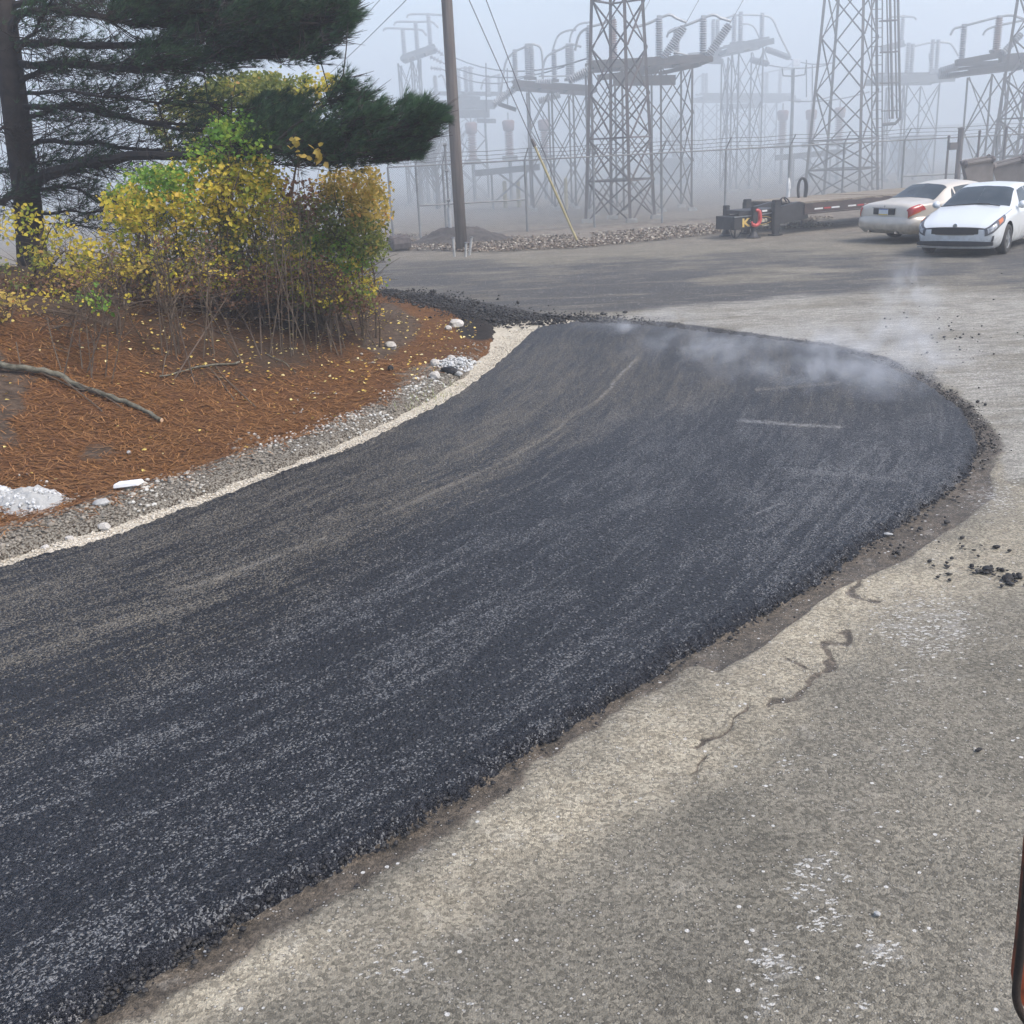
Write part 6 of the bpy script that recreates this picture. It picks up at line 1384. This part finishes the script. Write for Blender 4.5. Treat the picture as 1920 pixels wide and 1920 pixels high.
# main rails of the neck
tb((.72, 0, .50), (1.44, .10, .42), 'neck_beam'); tb((.72, .72, .50), (1.44, .10, .42), 'neck_beam'); tb((.06, .36, .50), (.12, .62, .40), 'hitch_beam')
tb((1.05, .5, .80), (1.25, .95, .12), 'neck_top'); tb((.9, -.02, .77), (1.5, .04, .16), 'upper_rail'); tb((.32, -.065, .70), (1.9 * .35, .02, .035), 'handrail', M_alloy)
MB().bar((.5, -.075, .695), (1.28, -.075, .735), .02, .03).build('handrail', M_alloy, tr)
g_ = MB(); g_.add([(1.42, -.10, .34), (2.20, -.10, .40), (2.55, -.10, .46), (2.42, -.10, .95), (2.2, -.10, 1.02), (1.42, -.10, .88), (1.42, .04, .34), (2.20, .04, .40), (2.55, .04, .46), (2.42, .04, .95), (2.2, .04, 1.02), (1.42, .04, .88)], [(0, 1, 2, 3, 4, 5), (11, 10, 9, 8, 7, 6)] + [(i, (i + 1) % 6 + 0, (i + 1) % 6 + 6, i + 6) for i in range(6)]); g_.build('gusset', M_tb, tr)
g2 = g_.build('gusset', M_tb, tr); g2.location = (0, 1.0, 0)
# landing legs
for y_ in (.0, 1.0):
    s_ = -.10 if y_ == 0 else .1
    MB().box((.62, y_ + s_ * 1.1, .62), (.15, .14, .58)).build('jack_tube', M_tb, tr, bevel=.01); MB().box((.62, y_ + s_ * 1.1, .28), (.11, .10, .5)).build('jack_leg', M_tb, tr); MB().lathe((.62, y_ + s_ * 1.1, .0), (.62, y_ + s_ * 1.1, .2), [(0, .2), (.1, .2), (.3, .13), (1, .07)], 10).build('jack_foot', M_tb, tr)
    MB().box((1.36, y_ + s_ * 1.2, .62), (.22, .17, .86)).build('leg_sleeve', M_tb, tr, bevel=.012); MB().box((1.36, y_ + s_ * 1.2, .2), (.15, .12, .4)).build('landing_leg', M_tb, tr); MB().box((1.36, y_ + s_ * 1.2, .03), (.3, .26, .05)).build('foot_plate', M_tb, tr)
    MB().box((1.36, y_ + s_ * 1.2, 1.09), (.2, .16, .1)).build('leg_head', M_tb, tr, bevel=.02); MB().box((.62, y_ + s_ * 1.1, .95), (.17, .15, .09)).build('leg_head', M_tb, tr, bevel=.02)
MB().box((1.03, -.05, .815), (.17, .008, .055)).build('white_decal', M_refl, tr)
# coupler chain loops in front
MB().tube(smooth_line([(-.02, .1, .40), (.02, .1, .2), (.12, .1, .04), (.26, .1, .06), (.38, .1, .25), (.44, .1, .40)], 4), .014, 6).build('safety_chain', M_trim, tr); MB().tube([(.13, .1, .42), (.15, .1, .22), (.14, .1, .05)], .02, 6).build('safety_chain', M_trim, tr)
MB().tube(smooth_line([(1.75, .1, .98), (1.72, .1, 1.13), (1.82, .1, 1.18), (1.95, .1, 1.1), (2.02, .1, 1.0)], 4), .022, 6).build('air_hose', M_trim, tr); MB().tube(smooth_line([(1.85, .3, .98), (1.86, .3, 1.1), (1.98, .3, 1.14), (2.08, .3, 1.0)], 4), .02, 6).build('air_hose', M_trim, tr)
# red load binder hook hanging over the lettering
hk = MB(); hk.tube(smooth_line([(.62, -.17, .86), (.72, -.17, .85), (.76, -.17, .72), (.77, -.17, .54), (.70, -.17, .42), (.60, -.17, .39), (.52, -.17, .45), (.49, -.17, .52)], 5), [.052] * 6 + [.06] * 24 + [.03] * 6, 8)
hk.build('red_hook', M_tr, tr, True)
# deck with side rails; every plank its own board
Ld = 8.4
for y_ in (-.12, 2.32):
    MB().bar((2.35, y_, .78), (2.35 + Ld, y_, .78), .07, .30).build('side_rail', mat('rail_rust', (.035, .025, .024), (.07, .048, .043), 4, .8) if 'MRR' not in globals() else MRR, tr); MRR = bpy.data.materials['rail_rust']
    MB().bar((2.35, y_ + .01, .60), (2.35 + Ld, y_ + .01, .60), .10, .03).build('rail_flange', MRR, tr)
pm_ = MB().box((0, 0, 0), (.285, 2.36, .05)).build('plank', M_td, tr); pm_.location = (2.5, 1.1, .965)
for i in range(1, 28):
    c_ = pm_.copy(); col.objects.link(c_); c_.parent = tr; c_.location = (2.5 + i * .297, 1.1 + random.gauss(0, .012), .965 + random.gauss(0, .004)); c_.rotation_euler = (0, random.gauss(0, .006), random.gauss(0, .003))
for i in range(9):
    MB().box((2.85 + i * .62, -.16, .745), (.30, .008, .05)).build('reflector', M_refl, tr); MB().box((3.17 + i * .62, -.16, .745), (.24, .008, .05)).build('reflector', M_reflr, tr) if i % 2 == 0 else None
for i in range(12): tb((2.7 + i * .66, 1.1, .72), (.08, 2.3, .16), 'cross_member', bv=0)
for x_ in (7.6, 8.45):
    for y_ in (-.02, 2.2):
        MB().lathe((x_, y_ - .1, .36), (x_, y_ + .1, .36), [(0, .2), (0, .33), (.1, .36), (.9, .36), (1, .33), (1, .2)], 20).build('wheel', M_tyre, tr)
# lettering on the neck
def text(body, size, loc, mt, parent, name='lettering', rot=(R(90), 0, 0), ext=.002, bold=.0, sx=1):
    cu = bpy.data.curves.new(name, 'FONT'); cu.body = body; cu.size = size; cu.extrude = ext; cu.offset = bold; cu.align_x = 'LEFT'
    o = bpy.data.objects.new(name, cu); col.objects.link(o); bpy.context.view_layer.update()
    me = bpy.data.meshes.new_from_object(o.evaluated_get(bpy.context.evaluated_depsgraph_get())); bpy.data.objects.remove(o)
    o = link_mesh(name, me, mt, parent); o.location = loc; o.rotation_euler = rot; o.scale = (sx, 1, 1); return o
M_gold = mat('gold_lettering', (.62, .42, .10), (.70, .50, .16), 12, .5); M_let = mat('cream_lettering', (.62, .58, .42), (.68, .64, .5), 12, .5)
text('K', .36, (.255, -.056, .375), M_gold, tr, bold=.012, sx=1.1); text('aufman', .215, (.52, -.056, .475), M_let, tr, bold=.002, sx=.98); text('Trailers', .085, (.93, -.056, .335), M_let, tr, sx=1.0)
ov = MB(); ov.tube([(.80 + .48 * math.cos(a), -.057, .52 + .135 * math.sin(a)) for a in np.linspace(-2.5, 2.5, 30)], .007, 5, cap=True); ov.build('logo_oval', M_gold, tr)
# ring on a stake behind the trailer
rc = B(1502, 31.5); t = thing('ring_hanger', 'dark coiled hose ring on a thin stake behind the trailer neck', 'hose', rc)
z1 = P(1502, 352, 31.5).z; rg = [(.13 * math.sin(a) * (1 + .25 * math.cos(a)), .0, z1 - .1 + .36 * math.cos(a)) for a in np.linspace(0, 2 * math.pi, 26)]
MB().tube(rg, .032, 7).build('coil', M_trim, t); MB().tube([(p[0] * .7, .05, p[2] * .96 + z1 * .03) for p in rg], .025, 6).build('coil', M_trim, t); MB().tube([(.0, 0, 0), (.02, 0, z1 - .45)], .022, 6).build('stake', M_steel_d, t)
wp = B(1476, 33); t = thing('marker_post', 'short white marker post with a torn wrap behind the trailer', 'marker post', wp); MB().tube([(0, 0, 0), (0, 0, 1.0)], .05, 8).build('post', M_refl, t); MB().lathe((0, 0, .98), (0, 0, 1.3), [(0, .07), (.5, .06), (1, .02)], 7).build('wrap', M_refl, t)

# ================================================================== the machine's own mirror bracket at the lower right
M_fr = mat('black_rubber_frame', (.018, .014, .012), (.04, .028, .022), 30, .6, bump=.3, bscale=300); M_or = mat('rusty_orange_panel', (.03, .010, .006), (.26, .055, .018), 9, .5, stretch=(1, 1, 3), bump=.3, bscale=200)
def scr(px_, py_, D): return P(px_, py_, D)
o0 = scr(1960, 1800, .85); t = thing('machine_mirror', 'black rubber framed rust orange mirror back at the lower right edge', 'mirror', o0)
e = [(1936, 1560), (1930, 1610), (1922, 1700), (1914, 1780), (1906, 1850), (1906, 1872), (1912, 1894), (1924, 1914), (1945, 1935), (1990, 1945), (2060, 1945), (2085, 1920), (2090, 1860), (2095, 1600), (2080, 1560), (2040, 1545), (1960, 1545)]
lp_ = [scr(a, b, .85) - o0 for a, b in e]; lp_ = smooth_line(lp_, 4, closed=True); lp_.append(lp_[0])
MB().tube(lp_, .0042, 10, cap=False).build('frame', M_fr, t, True)
inn = [Vector(p) for p in lp_[:-1]]; cen = sum(inn, Vector()) / len(inn); m2 = MB(); m2.add([p.lerp(cen, .09) + Vector((0, .006, 0)) for p in inn] + [p.lerp(cen, .12) + Vector((0, .022, 0)) for p in inn], [tuple(range(len(inn))), tuple(range(2 * len(inn) - 1, len(inn) - 1, -1))] + [(i, (i + 1) % len(inn), (i + 1) % len(inn) + len(inn), i + len(inn)) for i in range(len(inn))]); m2.build('panel', M_or, t)
MB().tube([cen + Vector((0, .03, 0)), cen + Vector((.25, .05, -.1)), cen + Vector((.5, -.1, -.5))], .012, 8).build('arm', M_steel_d, t)
# ================================================================== THE AIR
hz_t = NT('foggy_air'); hz_t.t.nodes.remove(hz_t.p)
pv = hz_t.n('ShaderNodeVolumePrincipled'); pv.inputs['Color'].default_value = (.90, .94, 1.0, 1)
pv.inputs['Density'].default_value = .0035; pv.inputs['Anisotropy'].default_value = .2
hz_t.l(pv.outputs[0], hz_t.o.inputs['Volume'])
hb = MB((0, 0, 0)); hb.box((0, 0, 6.3), (2200, 2200, 14.6))
hbo = hb.build('haze', hz_t.m); tag(hbo, kind='stuff')

# thicker fog bank hanging over the yard, starting behind the parked cars
for nm_, y0, y1, dn, col_ in (('fog_bank', 25.2, 420, .0125, (.88, .945, .985)), ('fog_bank', 36.2, 410, .0185, (.88, .945, .985))):
    q = NT('yard_fog'); q.t.nodes.remove(q.p); v = q.n('ShaderNodeVolumePrincipled'); v.inputs['Color'].default_value = (*col_, 1); v.inputs['Density'].default_value = dn; v.inputs['Anisotropy'].default_value = .2
    q.l(v.outputs[0], q.o.inputs['Volume'])
    b_ = MB().box((0, (y0 + y1) / 2, 6.15), (700 + y0, y1 - y0, 14.0 - y0 * .004)).build(nm_, q.m); tag(b_, 'pale fog and steam lying over the yard' if y0 < 30 else 'denser pale fog among the switch stands', 'fog', kind='stuff')

# steam curling off the hot mat
stm = NT('steam'); stm.t.nodes.remove(stm.p); sv = stm.n('ShaderNodeVolumePrincipled'); sv.inputs['Color'].default_value = (.92, .95, 1, 1); sv.inputs['Anisotropy'].default_value = .1
gd = stm.n('ShaderNodeVectorMath', operation='LENGTH'); stm.l(stm.coord(), gd.inputs[0])
fall = stm.ramp(gd.outputs['Value'], .95, .15)
oi = stm.n('ShaderNodeObjectInfo'); wv = stm.n('ShaderNodeVectorMath', operation='ADD'); geo = stm.n('ShaderNodeNewGeometry'); stm.l(geo.outputs['Position'], wv.inputs[0]); stm.l(oi.outputs['Location'], wv.inputs[1])
ns = stm.noise(2.6, 4, .6, stm.mapping((.8, 1.2, 1.1), (0, .5, .2), wv.outputs[0]), .6)
den = stm.math('MULTIPLY', stm.math('MULTIPLY', fall, stm.ramp(ns, .46, .72)), stm.math('MULTIPLY', stm.n('ShaderNodeObjectInfo').outputs['Alpha'], 1.0))
stm.l(stm.math('MULTIPLY', den, 2.0), sv.inputs['Density']); stm.l(sv.outputs[0], stm.o.inputs['Volume'])
for (a, b, sx, sy, sz, zc, lb) in ((1215, 630, 1.3, .7, .22, .16, 'small white steam wisp at the far end of the fresh mat'), (1350, 684, 1.5, .7, .30, .2, 'low steam wisp left of the largest one'), (1540, 738, 1.8, .8, .48, .3, 'largest patch of blue white steam over the fresh mat'), (1650, 752, 1.3, .7, .62, .4, 'steam patch at the right rim of the fresh mat'), (1690, 690, .5, .5, .7, .7, 'tall faint steam plume rising at the right rim')):
    b2 = bmesh.new(); bmesh.ops.create_icosphere(b2, subdivisions=3, radius=1); me = bpy.data.meshes.new('steam'); b2.to_mesh(me); b2.free()
    o = link_mesh('steam', me, stm.m); o.location = G(a, b) + Vector((0, 0, zc + .05)); o.scale = (sx, sy, sz); tag(o, lb, 'steam', kind='stuff'); o.color = (1, 1, 1, 1)
